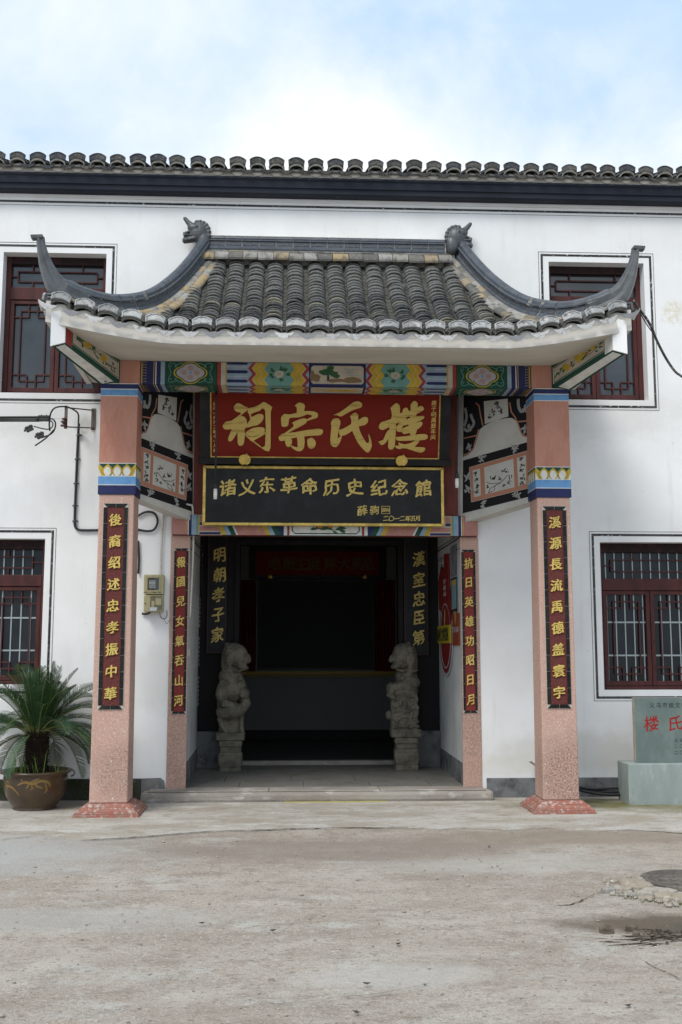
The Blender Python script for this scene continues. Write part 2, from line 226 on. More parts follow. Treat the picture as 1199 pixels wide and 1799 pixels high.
# ------------------------------------------------------------------ mesh builder
def org(o):
    v = Vector((0, 0, 0))
    while o is not None: v = v+Vector(o.location); o = o.parent
    return v
class MB:
    def __init__(s): s.v = []; s.f = []
    def add(s, vs, fs):
        k = len(s.v); s.v += [tuple(v) for v in vs]; s.f += [tuple(i+k for i in f) for f in fs]; return s
    def box(s, x0, x1, y0, y1, z0, z1):
        return s.add([(x0, y0, z0), (x1, y0, z0), (x1, y1, z0), (x0, y1, z0), (x0, y0, z1), (x1, y0, z1), (x1, y1, z1), (x0, y1, z1)],
                     [(0, 3, 2, 1), (4, 5, 6, 7), (0, 1, 5, 4), (1, 2, 6, 5), (2, 3, 7, 6), (3, 0, 4, 7)])
    def hexa(s, b, t):   # 4 bottom pts, 4 top pts (counter-clockwise)
        return s.add(list(b)+list(t), [(3, 2, 1, 0), (4, 5, 6, 7), (0, 1, 5, 4), (1, 2, 6, 5), (2, 3, 7, 6), (3, 0, 4, 7)])
    def prism(s, pts, d):  # 3-D outline pushed by vector d, concave allowed
        pts = [Vector(p) for p in pts]; n = len(pts); d = Vector(d); tri = tessellate_polygon([pts])
        nv = Vector((0, 0, 0))
        for i in range(n): nv += pts[i].cross(pts[(i+1) % n])
        flip = nv.dot(d) < 0; vs = pts+[p+d for p in pts]; fs = []
        for t_ in tri:
            a, b, c = t_
            w = (pts[b]-pts[a]).cross(pts[c]-pts[a]).dot(d)
            if w < 0: a, b, c = a, c, b
            fs.append((a+n, b+n, c+n)); fs.append((c, b, a))
        for i in range(n):
            j = (i+1) % n; fs.append((j, i, i+n, j+n) if flip else (i, j, j+n, i+n))
        return s.add(vs, fs)
    def tube(s, pts, r, n=8, cap=True):
        pts = [Vector(p) for p in pts]; rs = r if isinstance(r, (list, tuple)) else [r]*len(pts); vs = []; fs = []
        up = Vector((0, 0, 1)); prev = None
        for i, p in enumerate(pts):
            t_ = (pts[min(i+1, len(pts)-1)]-pts[max(i-1, 0)]).normalized()
            if prev is None: a = t_.cross(up if abs(t_.z) < .9 else Vector((0, 1, 0))).normalized()
            else: a = (prev-t_*prev.dot(t_)).normalized()
            prev = a; b = t_.cross(a)
            for k in range(n):
                q = 2*math.pi*k/n; vs.append(p+(a*math.cos(q)+b*math.sin(q))*rs[i])
        for i in range(len(pts)-1):
            for k in range(n): fs.append((i*n+k, i*n+(k+1) % n, (i+1)*n+(k+1) % n, (i+1)*n+k))
        if cap: fs.append(tuple(range(n-1, -1, -1))); m_ = (len(pts)-1)*n; fs.append(tuple(m_+k for k in range(n)))
        return s.add(vs, fs)
    def lathe(s, prof, c, n=32):
        vs = []; fs = []
        for r, z in prof:
            for k in range(n): q = 2*math.pi*k/n; vs.append((c[0]+r*math.cos(q), c[1]+r*math.sin(q), c[2]+z))
        for i in range(len(prof)-1):
            for k in range(n): fs.append((i*n+k, i*n+(k+1) % n, (i+1)*n+(k+1) % n, (i+1)*n+k))
        fs.append(tuple(range(n-1, -1, -1))); m_ = (len(prof)-1)*n; fs.append(tuple(m_+k for k in range(n)))
        return s.add(vs, fs)
    def ell(s, c, r, n=12, m=8, rot=None):
        vs = [Vector((0, 0, -1))]; fs = []
        for i in range(1, m):
            a = -math.pi/2+math.pi*i/m
            for k in range(n): q = 2*math.pi*k/n; vs.append(Vector((math.cos(a)*math.cos(q), math.cos(a)*math.sin(q), math.sin(a))))
        vs.append(Vector((0, 0, 1)))
        for k in range(n): fs.append((0, 1+(k+1) % n, 1+k))
        for i in range(m-2):
            for k in range(n): fs.append((1+i*n+k, 1+i*n+(k+1) % n, 1+(i+1)*n+(k+1) % n, 1+(i+1)*n+k))
        l_ = len(vs)-1
        for k in range(n): fs.append((l_, 1+(m-2)*n+k, 1+(m-2)*n+(k+1) % n))
        out = []
        for v in vs:
            w = Vector((v.x*r[0], v.y*r[1], v.z*r[2]))
            if rot: w = rot @ w
            out.append(w+Vector(c))
        return s.add(out, fs)
    def sweep(s, path, sec, side=None, scales=None):   # sec: list of (lateral, up) closed outline; path: pts; side: lateral direction per point
        vs = []; fs = []; n = len(sec)
        for i, p in enumerate(path):
            p = Vector(p); t_ = (Vector(path[min(i+1, len(path)-1)])-Vector(path[max(i-1, 0)])).normalized()
            lat = t_.cross(Vector((0, 0, 1))).normalized() if side is None else Vector(side[i]).normalized()
            u = lat.cross(t_).normalized(); k = scales[i] if scales else (1, 1)
            for a, b in sec: vs.append(p+lat*a*k[0]+u*b*k[1])
        for i in range(len(path)-1):
            for k in range(n): fs.append((i*n+k, i*n+(k+1) % n, (i+1)*n+(k+1) % n, (i+1)*n+k))
        m_ = (len(path)-1)*n
        fs.append(tuple(range(n-1, -1, -1))); fs.append(tuple(m_+k for k in range(n)))
        return s.add(vs, fs)
    def mesh(s, name, mt, o=Vector((0, 0, 0)), smooth=False):
        me = bpy.data.meshes.new(name); me.from_pydata([(v[0]-o.x, v[1]-o.y, v[2]-o.z) for v in s.v], [], s.f)
        me.materials.append(mt); me.update()
        if smooth: me.polygons.foreach_set('use_smooth', [True]*len(me.polygons))
        return me
    def build(s, name, mt, parent=None, smooth=False, bevel=0, at=None, fix=True):
        o0 = org(parent)+(Vector(at) if at is not None else Vector((0, 0, 0)))
        me = s.mesh(name, mt, o0, smooth)
        if fix or bevel:
            import bmesh
            bm = bmesh.new(); bm.from_mesh(me)
            if fix: bmesh.ops.recalc_face_normals(bm, faces=bm.faces)
            bm.to_mesh(me); bm.free()
        ob = bpy.data.objects.new(name, me); COL.objects.link(ob); ob.parent = parent
        if at is not None: ob.location = at
        if bevel:
            md = ob.modifiers.new('bevel', 'BEVEL'); md.width = bevel; md.segments = 2; md.limit_method = 'ANGLE'; md.angle_limit = .6
        return ob
def tag(o, label=None, cat=None, group=None, kind=None):
    if label: o['label'] = label
    if cat: o['category'] = cat
    if group: o['group'] = group
    if kind: o['kind'] = kind
    return o
def thing(name, label, cat, loc=(0, 0, 0), group=None):
    o = bpy.data.objects.new(name, None); o.empty_display_size = .1; COL.objects.link(o); o.location = loc
    return tag(o, label, cat, group)
def inst(me, name, parent, loc, rot=(0, 0, 0), sc=(1, 1, 1)):
    o = bpy.data.objects.new(name, me); COL.objects.link(o); o.parent = parent
    o.location = Vector(loc)-org(parent); o.rotation_euler = rot; o.scale = sc; return o
def box(name, m, parent, x0, x1, y0, y1, z0, z1, bevel=0): return MB().box(x0, x1, y0, y1, z0, z1).build(name, m, parent, bevel=bevel)

# ------------------------------------------------------------------ flat frames for painted panels and lettering
class Frame:
    def __init__(s, o, u, v): s.o = Vector(o); s.u = Vector(u).normalized(); s.v = Vector(v).normalized(); s.n = s.u.cross(s.v).normalized()
    def p(s, a, b, h=0): return s.o+s.u*a+s.v*b+s.n*h
    def px(s, x, y): q = hit(x, y, s.o, s.n)-s.o; return (q.dot(s.u), q.dot(s.v))
    def pl(s, pts): return [s.px(*q) for q in pts]
def pieces(name, prisms, m, parent, fix=False):
    '''a few painted shapes become one object each, many small ones a single 'stuff' part'''
    if len(prisms) <= 6:
        for pl, d in prisms: o = MB().prism(pl, d).build(name, m, parent, fix=fix)
        return o
    mb = MB()
    for pl, d in prisms: mb.prism(pl, d)
    o = mb.build(name, m, parent, fix=fix); o['kind'] = 'stuff'; return o
def paint(name, fr, polys, m, parent, h=.0012, base=0.0, step=0.0):
    return pieces(name, [([fr.p(a, b, base) for a, b in pl], fr.n*(h+(step or .00002)*i)) for i, pl in enumerate(polys)], m, parent)
def rect(a0, a1, b0, b1): return [(a0, b0), (a1, b0), (a1, b1), (a0, b1)]
def ribbon(pts, w):
    w = w if isinstance(w, (list, tuple)) else [w]*len(pts); l = []; r = []
    for i, p in enumerate(pts):
        a = pts[max(i-1, 0)]; b = pts[min(i+1, len(pts)-1)]; dx, dy = b[0]-a[0], b[1]-a[1]; q = math.hypot(dx, dy) or 1
        l.append((p[0]-dy/q*w[i]/2, p[1]+dx/q*w[i]/2)); r.append((p[0]+dy/q*w[i]/2, p[1]-dx/q*w[i]/2))
    return l+r[::-1]
def loopr(pts, w):
    out = []
    for i in range(len(pts)-1):
        a, b = pts[i], pts[i+1]; dx, dy = b[0]-a[0], b[1]-a[1]; q = math.hypot(dx, dy) or 1; ex, ey = dx/q*w/2*.98, dy/q*w/2*.98; nx_, ny_ = -dy/q*w/2, dx/q*w/2
        out.append([(a[0]-ex+nx_, a[1]-ey+ny_), (a[0]-ex-nx_, a[1]-ey-ny_), (b[0]+ex-nx_, b[1]+ey-ny_), (b[0]+ex+nx_, b[1]+ey+ny_)])
    return out
def leaf(c, L_, w, ang):
    pts = []
    for t_ in (0, .25, .5, .75, 1): pts.append((t_*L_, math.sin(t_*math.pi)**.8*w/2))
    for t_ in (.75, .5, .25): pts.append((t_*L_, -math.sin(t_*math.pi)**.8*w/2))
    ca, sa = math.cos(ang), math.sin(ang)
    return [(c[0]+x*ca-y*sa, c[1]+x*sa+y*ca) for x, y in pts]
def disc(c, rx, ry=None, n=12, wob=0, rng=random):
    ry = ry or rx
    return [(c[0]+rx*(1+wob*rng.uniform(-1, 1))*math.cos(2*math.pi*k/n), c[1]+ry*(1+wob*rng.uniform(-1, 1))*math.sin(2*math.pi*k/n)) for k in range(n)]
def smooth2(pts, n=4):
    out = []
    for i in range(len(pts)-1):
        p0 = pts[max(i-1, 0)]; p1 = pts[i]; p2 = pts[i+1]; p3 = pts[min(i+2, len(pts)-1)]
        for k in range(n):
            t_ = k/n; out.append(tuple(.5*((2*p1[d])+(-p0[d]+p2[d])*t_+(2*p0[d]-5*p1[d]+4*p2[d]-p3[d])*t_*t_+(-p0[d]+3*p1[d]-3*p2[d]+p3[d])*t_**3) for d in range(len(p1))))
    out.append(tuple(pts[-1])); return out
# glyphs from Blender's own default font, reshaped towards a brush hand
GL = {}
def glyph(ch, bold=.022, brush=1.0):
    key = (ch, bold, brush)
    if key in GL: return GL[key]
    c = bpy.data.curves.new('glyph', 'FONT'); c.body = ch; c.resolution_u = 2; c.offset = 0; c.extrude = .03; c.fill_mode = 'BOTH'
    o = bpy.data.objects.new('glyph', c); COL.objects.link(o)
    me = bpy.data.meshes.new_from_object(o.evaluated_get(bpy.context.evaluated_depsgraph_get()))
    bpy.data.objects.remove(o); vs = [v.co.copy() for v in me.vertices]; fs = [tuple(p.vertices) for p in me.polygons]; bpy.data.meshes.remove(me)
    if vs:
        cx = (min(v.x for v in vs)+max(v.x for v in vs))/2; cy = (min(v.y for v in vs)+max(v.y for v in vs))/2; ph = (ord(ch) % 97)*.37
        out = []
        for v in vs:
            x, y = v.x-cx, v.y-cy
            if brush:
                x += brush*(.022*math.sin(9*y+ph)+.012*math.sin(23*y+11*x+ph)); y += brush*(.13*x+.02*math.sin(8*x+ph*1.7)+.012*math.sin(21*x-13*y+ph)); x *= 1-.1*brush*y
            out.append((x, y, v.z))
        vs = out
    GL[key] = (vs, fs); return GL[key]
def char(mb, fr, ch, a, b, size, h=.006, base=0, bold=.022, brush=1.0, sx=1.0):
    vs, fs = glyph(ch, 0, brush)
    offs = [(0, 0)] if bold < .008 else [(bold*.9, bold*.15), (-bold*.9, -bold*.15), (bold*.2, bold*.75), (-bold*.2, -bold*.75)]
    for i, (ox_, oy_) in enumerate(offs):
        mb.add([fr.p(a+(x+ox_)*size*sx, b+(y+oy_)*size, base+(z+.03)/.06*h*(1-.06*i)) for x, y, z in vs], fs)
def lettering(name, fr, items, m, parent, **k):
    mb = MB()
    for ch, a, b, s_ in items: char(mb, fr, ch, a, b, s_, **k)
    return mb.build(name, m, parent, fix=False)

# ================================================================== GROUND
def ground():
    xs = [-60, -30, -15, -8]+[-5+i*.12 for i in range(0, 100)]+[9, 15, 30, 60]; ys = [-60, -30, -12, -4, 0, 2]+[3+i*.1 for i in range(0, 85)]+[12, 14, 18, 30, 60]
    mb = MB(); nx = len(xs)
    def h(x, y):
        if y < 3 or y > 9.2 or abs(x) > 7: z = 0
        else:
            z = .006*math.sin(x*1.7+y*.9)*math.sin(y*1.3+.5)+.003*math.sin(x*4.1+y*3.3)
            z *= min(1, (9.2-y)*1.5)
            z -= .03*math.exp(-(((x-2.4)/.75)**2+((y-5.85)/.22)**2))
        return z-.002
    for y in ys:
        for x in xs: mb.v.append((x, y, h(x, y)))
    for j in range(len(ys)-1):
        for i in range(nx-1): a = j*nx+i; mb.f.append((a, a+1, a+nx+1, a+nx))
    return tag(mb.build('ground', groundm, smooth=True, fix=False), kind='structure')
ground()
# cement apron along the building: thin slab with an irregular broken front edge
edge_px = [(-400, 1470), (0, 1463), (70, 1466), (142, 1477), (200, 1474), (260, 1470), (330, 1464), (380, 1460), (450, 1459), (520, 1457), (600, 1456), (713, 1454), (760, 1457), (820, 1456), (900, 1459), (960, 1455), (1040, 1462), (1110, 1458), (1199, 1464), (1500, 1470)]
epts = []
for i in range(len(edge_px)-1):
    a, b = edge_px[i], edge_px[i+1]
    for k in range(6):
        t_ = k/6; q = G(a[0]+(b[0]-a[0])*t_, a[1]+(b[1]-a[1])*t_+random.uniform(-.7, .7)); epts.append((q.x, q.y))
epts.append(tuple(G(*edge_px[-1])[:2]))
mb = MB(); mb.prism([(-9, 11.2, 0)]+[(-9, epts[0][1], 0)]+[(x, y, 0) for x, y in epts]+[(9, epts[-1][1], 0), (9, 11.2, 0)], (0, 0, .008))
tag(mb.build('cement_apron', apronm, fix=True), kind='structure')
crk = MB()
def crack(pts, w0, z=.0095):
    pts = smooth2([tuple(p) for p in pts], 5); pp = [(x+random.uniform(-.006, .006), y+random.uniform(-.01, .01)) for x, y in pts]
    ws = [w0*random.uniform(.4, 1.6) for _ in pp]; ws[0] = ws[-1] = w0*.2
    r = ribbon(pp, ws); n = len(pp)
    crk.add([(x, y, z) for x, y in r], [(i, i+1, 2*n-2-i, 2*n-1-i) for i in range(n-1)])
crack([G(x, y)[:2] for x, y in ((140, 1479), (200, 1475), (260, 1471), (330, 1465), (390, 1461), (450, 1460), (530, 1457), (600, 1456), (713, 1455))], .010)
crack([G(x, y)[:2] for x, y in ((978, 1592), (1000, 1591), (1020, 1584), (1040, 1574), (1062, 1568))], .008, .006)
crack([G(x, y)[:2] for x, y in ((0, 1478), (30, 1474), (70, 1469))], .008)
crack([G(x, y)[:2] for x, y in ((1005, 1566), (1015, 1574), (1025, 1583))], .003, .006)
crack([G(x, y)[:2] for x, y in ((420, 1770), (560, 1758), (700, 1742), (760, 1728))], .003, .006)
crack([G(x, y)[:2] for x, y in ((120, 1568), (220, 1566), (340, 1567))], .003, .006)
crack([G(x, y)[:2] for x, y in ((1130, 1690), (1160, 1706), (1199, 1722))], .004, .006)
tag(crk.build('ground_crack', crackm, fix=False), kind='structure')
yl = MB(); q0, q1 = G(500, 1411), G(680, 1409)
yl.box(q0.x, q1.x, q0.y-.035, q0.y+.035, .0085, .0105)
tag(yl.build('painted_yellow_line', yline), kind='structure')
# loose grit, pebbles, leaves on the yard
gr = MB(); gd = MB()
for _ in range(900):
    x = random.uniform(-2.6, 3.4); y = random.uniform(4.3, 9.8); s_ = random.choice((.003, .004, .005, .007)); 
    if random.random() < .03: s_ = .012
    gr.ell((x, y, .004), (s_*1.3, s_, s_*.7), 5, 4)
for _ in range(420):
    q = G(random.gauss(1135, 45), random.gauss(1646, 9)); s_ = random.choice((.004, .006, .008, .012))
    gd.ell((q.x, q.y, -.014), (s_*1.3, s_, s_*.6), 5, 4)
tag(gd.build('hollow_debris', twigm, fix=False), 'dark soil crumbs lying in the damp hollow of the yard', 'soil', kind='stuff')
tag(gr.build('scattered_grit', rubm, fix=False), 'fine stone grit scattered over the concrete yard', 'gravel', kind='stuff')

# step and passage floor
FZ = .11
sx0, sx1 = G(248, 1410).x, 2.03
mb = MB(); mb.box(sx0, sx1, 10.62, 12.98, .001, FZ-.012)
tag(mb.build('entrance_step', stepm, bevel=.028), kind='structure')
step = bpy.data.objects['entrance_step']
mb = MB(); mb.box(sx0+.07, -.2, 10.665, 10.93, FZ-.011, FZ+.003); mb.box(-.195, .9, 10.66, 10.93, FZ-.011, FZ+.004); mb.box(.906, 1.96, 10.67, 10.93, FZ-.011, FZ+.002)
mb.build('edge_slab', stepm, step, bevel=.006)
rs = random.Random(3)
y = 10.935; sl0 = None
for r in range(4):
    y1 = y+(.5 if r < 3 else .48); x = -1.15-(r % 2)*.25
    while x < 1.9:
        x1 = x+rs.uniform(.62, .72)
        box('floor_slab', floorm, step, max(x, -1.12), min(x1-.006, 1.86), y, y1-.006, FZ-.011, FZ+rs.uniform(0, .0015))
        x = x1
    y = y1

# ================================================================== HALL BUILDING
WY = 10.85
bld = thing('ancestral_hall_building', 'white plastered two storey hall with maroon lattice windows and grey tiled eave', 'building', (XC, WY, 0))
WX0, WX1, WZT = -8.0, 9.0, 6.27
def cells(mb, xs, zs, holes, y):
    for i in range(len(xs)-1):
        for j in range(len(zs)-1):
            cx, cz = (xs[i]+xs[i+1])/2, (zs[j]+zs[j+1])/2
            if any(h[0] < cx < h[1] and h[2] < cz < h[3] for h in holes): continue
            mb.add([(xs[i], y, zs[j]), (xs[i+1], y, zs[j]), (xs[i+1], y, zs[j+1]), (xs[i], y, zs[j+1])], [(0, 1, 2, 3)])
wUL = (P(2, 560, WY).x, -1.97, 4.14, 5.66); wUR = (2.775, 3.82, 4.135, 5.66); LW = 1.62
wLL = (-2.505-LW, -2.505, 1.14, 2.615); wLR = (3.24, 3.24+LW, 1.075, 2.61)
extra = [(-6.6, -5.5, 4.14, 5.66), (6.1, 7.2, 4.135, 5.66)]
PD = (-1.035, 1.765, -1, 2.85)   # doorway between the posts
holes = [wUL, wUR, wLL, wLR]+extra+[PD]
xs = sorted({WX0, WX1}|{h[0] for h in holes}|{h[1] for h in holes}); zs = sorted({0.0, WZT}|{max(0, h[2]) for h in holes}|{h[3] for h in holes})
mb = MB(); cells(mb, xs, zs, holes, WY)
RD = .2
for h in holes[:-1]:
    x0, x1, z0, z1 = h; y0, y1 = WY, WY+RD
    mb.add([(x0, y0, z0), (x1, y0, z0), (x1, y1, z0), (x0, y1, z0)], [(0, 1, 2, 3)]); mb.add([(x0, y0, z1), (x1, y0, z1), (x1, y1, z1), (x0, y1, z1)], [(3, 2, 1, 0)])
    mb.add([(x0, y0, z0), (x0, y1, z0), (x0, y1, z1), (x0, y0, z1)], [(0, 1, 2, 3)]); mb.add([(x1, y0, z0), (x1, y1, z0), (x1, y1, z1), (x1, y0, z1)], [(3, 2, 1, 0)])
# ends, back and top so the hall is a closed block
mb.add([(WX0, WY, 0), (WX0, WY, WZT), (WX0, 18, WZT), (WX0, 18, 0)], [(0, 1, 2, 3)]); mb.add([(WX1, WY, 0), (WX1, 18, 0), (WX1, 18, WZT), (WX1, WY, WZT)], [(0, 1, 2, 3)])
mb.add([(WX0, 18, 0), (WX0, 18, WZT), (WX1, 18, WZT), (WX1, 18, 0)], [(0, 1, 2, 3)])
wall = mb.build('wall', plaster, bld, fix=False)
def bandline(nm, x0, x1, z0, z1, w, out, y=WY-.0025):  # painted outline round an opening
    X0, X1, Z0, Z1 = x0-out, x1+out, z0-out, z1+out; m_ = MB()
    for a in ((X0-w, X1+w, Z1, Z1+w), (X0-w, X1+w, Z0-w, Z0), (X0-w, X0, Z0, Z1), (X1, X1+w, Z0, Z1)): m_.box(a[0], a[1], y, WY-.0002, a[2], a[3])
    return m_.build(nm, lineblk, wall)
for h in holes[:-1]:
    bandline('painted_outline', *h, .024, .062); bandline('thin_outline', *h, .0045, .106)
# skirting
seg = [(-8, -3.2, cement_moss, .20), (-3.2, sx0-.02, cement_moss, .215), (2.0, 9, cement, .20)]
for a, b, m_, z_ in seg: MB().box(a, b, WY-.022, WY-.0005, 0, z_).build('skirting', m_, wall, bevel=.006)
MB().prism([(-1.47, WY-.021, 0), (-1.47, WY-.021, .215), (-1.28, WY-.021, .22), (-1.245, WY-.021, .19), (-1.235, WY-.021, .1), (-1.3, WY-.021, .08), (-1.36, WY-.021, 0)], (0, .02, 0)).build('skirting', cement, wall)
# long painted lines under the cornice
MB().box(WX0, WX1, WY-.0025, WY-.0003, 6.215, 6.238).build('painted_outline', lineblk, wall); MB().box(WX0, WX1, WY-.002, WY-.0003, 6.185, 6.189).build('thin_outline', lineblk, wall)
MB().box(WX0, WX1, WY-.02, WY+.2, 6.27, 6.44).build('eave_plaster_band', plaster, bld)

def lattice_window(h, kind, nleaf, label):
    x0, x1, z0, z1 = h; yf = WY+RD-.07; fr_ = thing_part = bpy.data.objects.new('window', None); COL.objects.link(fr_); fr_.parent = bld; fr_.location = Vector(((x0+x1)/2, yf, z0))-org(bld)
    fr_['label'] = label
    H = z1-z0; tw = .052
    zt0 = z0+H*(.735 if kind == 'up' else .752); zt1 = z1-(.085 if kind == 'up' else .10)      # transom glass
    if kind == 'up': zt0 = z0+H*.79-.02; lt = z0+H*.645+.02
    else: zt0 = z0+H*.755; lt = z0+H*.645
    lb = z0+.055
    W_ = MB()
    W_.box(x0, x0+tw, yf, yf+.07, z0, z1); W_.box(x1-tw, x1, yf, yf+.07, z0, z1)
    W_.box(x0+tw, x1-tw, yf, yf+.07, z0, lb-.02)
    W_.box(x0+tw, x1-tw, yf-.004, yf+.07, lt+.045, zt0)
    W_.build('frame', wood, fr_, bevel=.004)
    MB().box(x0+tw, x1-tw, yf, yf+.07, zt1, z1).build('head_rail', wood_dark, fr_, bevel=.004)
    b = .013
    def bars(segs, X0, X1, Z0, Z1, y, parent):
        m_ = MB(); k_ = 0
        for (u0, v0, u1, v1) in segs:
            xa, xb = X0+(X1-X0)*u0, X0+(X1-X0)*u1; za, zb = Z1-(Z1-Z0)*v0, Z1-(Z1-Z0)*v1; k_ += 1; e = .0004*(k_ % 5)
            if u0 == u1: m_.box(xa-b/2, xa+b/2, y+e, y+.016, min(za, zb), max(za, zb))
            else: m_.box(min(xa, xb), max(xa, xb), y+.003+e, y+.018, za-b/2, za+b/2)
        return m_.build('lattice', wood, fr_)
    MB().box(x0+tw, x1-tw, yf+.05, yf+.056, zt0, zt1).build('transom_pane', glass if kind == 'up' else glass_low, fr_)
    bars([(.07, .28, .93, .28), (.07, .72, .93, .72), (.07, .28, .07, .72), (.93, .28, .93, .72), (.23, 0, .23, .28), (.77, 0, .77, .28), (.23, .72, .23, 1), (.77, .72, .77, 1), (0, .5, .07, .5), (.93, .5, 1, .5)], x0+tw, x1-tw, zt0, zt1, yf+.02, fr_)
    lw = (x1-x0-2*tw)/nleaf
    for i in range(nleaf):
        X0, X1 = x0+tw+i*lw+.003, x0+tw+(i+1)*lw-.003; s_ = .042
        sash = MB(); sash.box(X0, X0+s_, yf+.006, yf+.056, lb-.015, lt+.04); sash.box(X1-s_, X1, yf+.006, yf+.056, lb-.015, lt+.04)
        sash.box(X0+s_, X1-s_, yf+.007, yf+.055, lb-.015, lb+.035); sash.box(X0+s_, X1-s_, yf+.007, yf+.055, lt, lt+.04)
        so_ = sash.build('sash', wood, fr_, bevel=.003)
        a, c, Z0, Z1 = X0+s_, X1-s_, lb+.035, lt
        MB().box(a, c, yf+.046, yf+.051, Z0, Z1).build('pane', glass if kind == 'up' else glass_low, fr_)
        u, v, U, V = .17, .08, .38, .155
        g = [(u, v, 1-u, v), (u, 1-v, 1-u, 1-v), (u, v, u, 1-v), (1-u, v, 1-u, 1-v)]
        for q in (0, 1):
            xx = U if q == 0 else 1-U; e = 0 if q == 0 else 1
            g += [(xx, 0, xx, V), (min(e, xx), V, max(e, xx), V), (xx, 1-V, xx, 1), (min(e, xx), 1-V, max(e, xx), 1-V)]
        bars(g, a, c, Z0, Z1, yf+.018, so_)
    if kind == 'low':
        mb2 = MB(); n = int((x1-x0-2*tw)/.097)
        for i in range(n):
            xx = x0+tw+.05+i*.097; mb2.box(xx-.006, xx+.006, yf+.0375, yf+.0455, lb, lt); mb2.box(xx-.006, xx+.006, yf+.0375, yf+.0455, zt0, zt1)
        for f_ in (.31, .68): mb2.box(x0+tw, x1-tw, yf+.035, yf+.042, lt-(lt-lb)*f_-.008, lt-(lt-lb)*f_+.008)
        mb2.build('security_bars', steel, fr_)
    return fr_
lattice_window(wUL, 'up', 2, 'upper left lattice window behind the left upturned roof horn')
lattice_window(wUR, 'up', 2, 'upper right lattice window behind the right upturned roof horn')
lattice_window(wLL, 'low', 3, 'lower left lattice window above the potted sago palm')
lattice_window(wLR, 'low', 3, 'lower right lattice window above the green stone tablet')
for h in extra: lattice_window(h, 'up', 2, 'outer upper lattice window')
# wooden backing so windows are closed from behind
mbk = MB()
for h in holes[:-1]: MB().box(h[0]-.02, h[1]+.02, WY+RD-.006, WY+RD+.02, h[2]-.02, h[3]+.02).build('window_backing', blackwood, bld)

# cornice and tiled eave of the hall
corn = MB(); YB = WY-.16
corn.sweep([(WX0, WY-.02, 0), (WX1, WY-.02, 0)], [(-.0, 6.302), (.09, 6.305), (.115, 6.316), (.12, 6.37), (.135, 6.37), (.145, 6.44), (.16, 6.455), (.16, 6.475), (-.0, 6.475)], side=[(0, -1, 0)]*2)
# sweep's 'up' follows lat x t; keep it positive
cb = corn
cb.v = [(v[0], v[1], abs(v[2])) for v in cb.v]
roof = cb.build('cornice', cornice, bld)
mort = MB(); mort.box(WX0, WX1, WY-.165, WY+.1, 6.476, 6.525); 
pitch = .2095; ncap = int((WX1-WX0)/pitch); X00 = WX0+.08
sl_r = math.radians(20)
def arch_mesh(name, w, h_, ln, th, m_, n=8, taper=.94):
    mb_ = MB(); vs = []
    for k in range(n+1):
        a = math.pi*k/n; c_, s_ = math.cos(a), math.sin(a)
        for (rw, rh, yy, q) in ((w/2, h_, 0, 1), (w/2, h_, ln, taper), (w/2-th, h_-th, 0, 1), (w/2-th, h_-th, ln, taper)):
            vs.append((-rw*c_*q, yy, rh*s_*q))
    fs = []
    for k in range(n):
        a = k*4; b = a+4
        fs += [(a, b, b+1, a+1), (b+2, a+2, a+3, b+3), (a+2, b+2, b, a), (a+1, b+1, b+3, a+3)]
    fs += [(0, 1, 3, 2), (n*4+2, n*4+3, n*4+1, n*4)]
    mb_.add(vs, fs); return mb_.mesh(name, m_, smooth=False)
def fan_mesh(name, w, ht, m_, flare=1.0, th=.02):
    # fan-shaped eave cap: raised rim, sunken carved face
    def outline(k):
        W2 = w/2*k; out = []
        for i in range(9):
            t_ = -1+2*i/8; out.append((t_*W2*flare, (ht*.62+ht*.38*(1-t_*t_))*(1 if k == 1 else .9)+(0 if k == 1 else ht*.02)))
        lo = []
        for i in range(9):
            t_ = 1-2*i/8; lo.append((t_*W2*.92, ht*.2*(1-t_*t_)*1.1+(0 if k == 1 else ht*.09)))
        return out+lo
    o1, o2 = outline(1), outline(.86); n = len(o1); mb_ = MB()
    vs = [(x, 0, z) for x, z in o1]+[(x, -.004, z) for x, z in o2]+[(x, .003, z) for x, z in o2]+[(x, th, z) for x, z in o1]
    fs = []
    for i in range(n):
        j = (i+1) % n; fs += [(i, j, j+n, i+n)[::-1], (i+n, j+n, j+2*n, i+2*n)[::-1], (j, i, i+3*n, j+3*n)[::-1]]
    half = n//2
    for i in range(half-1):
        a, b, c, d = i, i+1, n-2-i, n-1-i
        fs.append((a+2*n, b+2*n, c+2*n, d+2*n)[::-1]); fs.append((a+3*n, b+3*n, c+3*n, d+3*n))
    mb_.add(vs, fs); me = mb_.mesh(name, m_)
    import bmesh
    bm = bmesh.new(); bm.from_mesh(me); bmesh.ops.recalc_face_normals(bm, faces=bm.faces); bm.to_mesh(me); bm.free(); return me
def drip_mesh(name, w, d, m_, up=.03, th=.012):
    o = [(-.5, up), (-.34, up*.45), (-.17, up*.12), (0, 0), (.17, up*.12), (.34, up*.45), (.5, up)]
    lo = [(.46, up-.016), (.36, -d*.35), (.24, -d*.7), (.1, -d*.92), (0, -d*1.05), (-.1, -d*.92), (-.24, -d*.7), (-.36, -d*.35), (-.46, up-.016)]
    mb_ = MB(); mb_.prism([(x*w, 0, z) for x, z in o+lo], (0, th, 0)); me = mb_.mesh(name, m_)
    import bmesh
    bm = bmesh.new(); bm.from_mesh(me); bmesh.ops.recalc_face_normals(bm, faces=bm.faces); bm.to_mesh(me); bm.free(); return me
capA = fan_mesh('cap_tile', .172, .10, capdark, 1.0); dripA = drip_mesh('drip_tile', .165, .036, capdark, .02); archA = arch_mesh('arch_tile', .16, .052, .1, .009, archm)
scal = MB(); cols = MB()
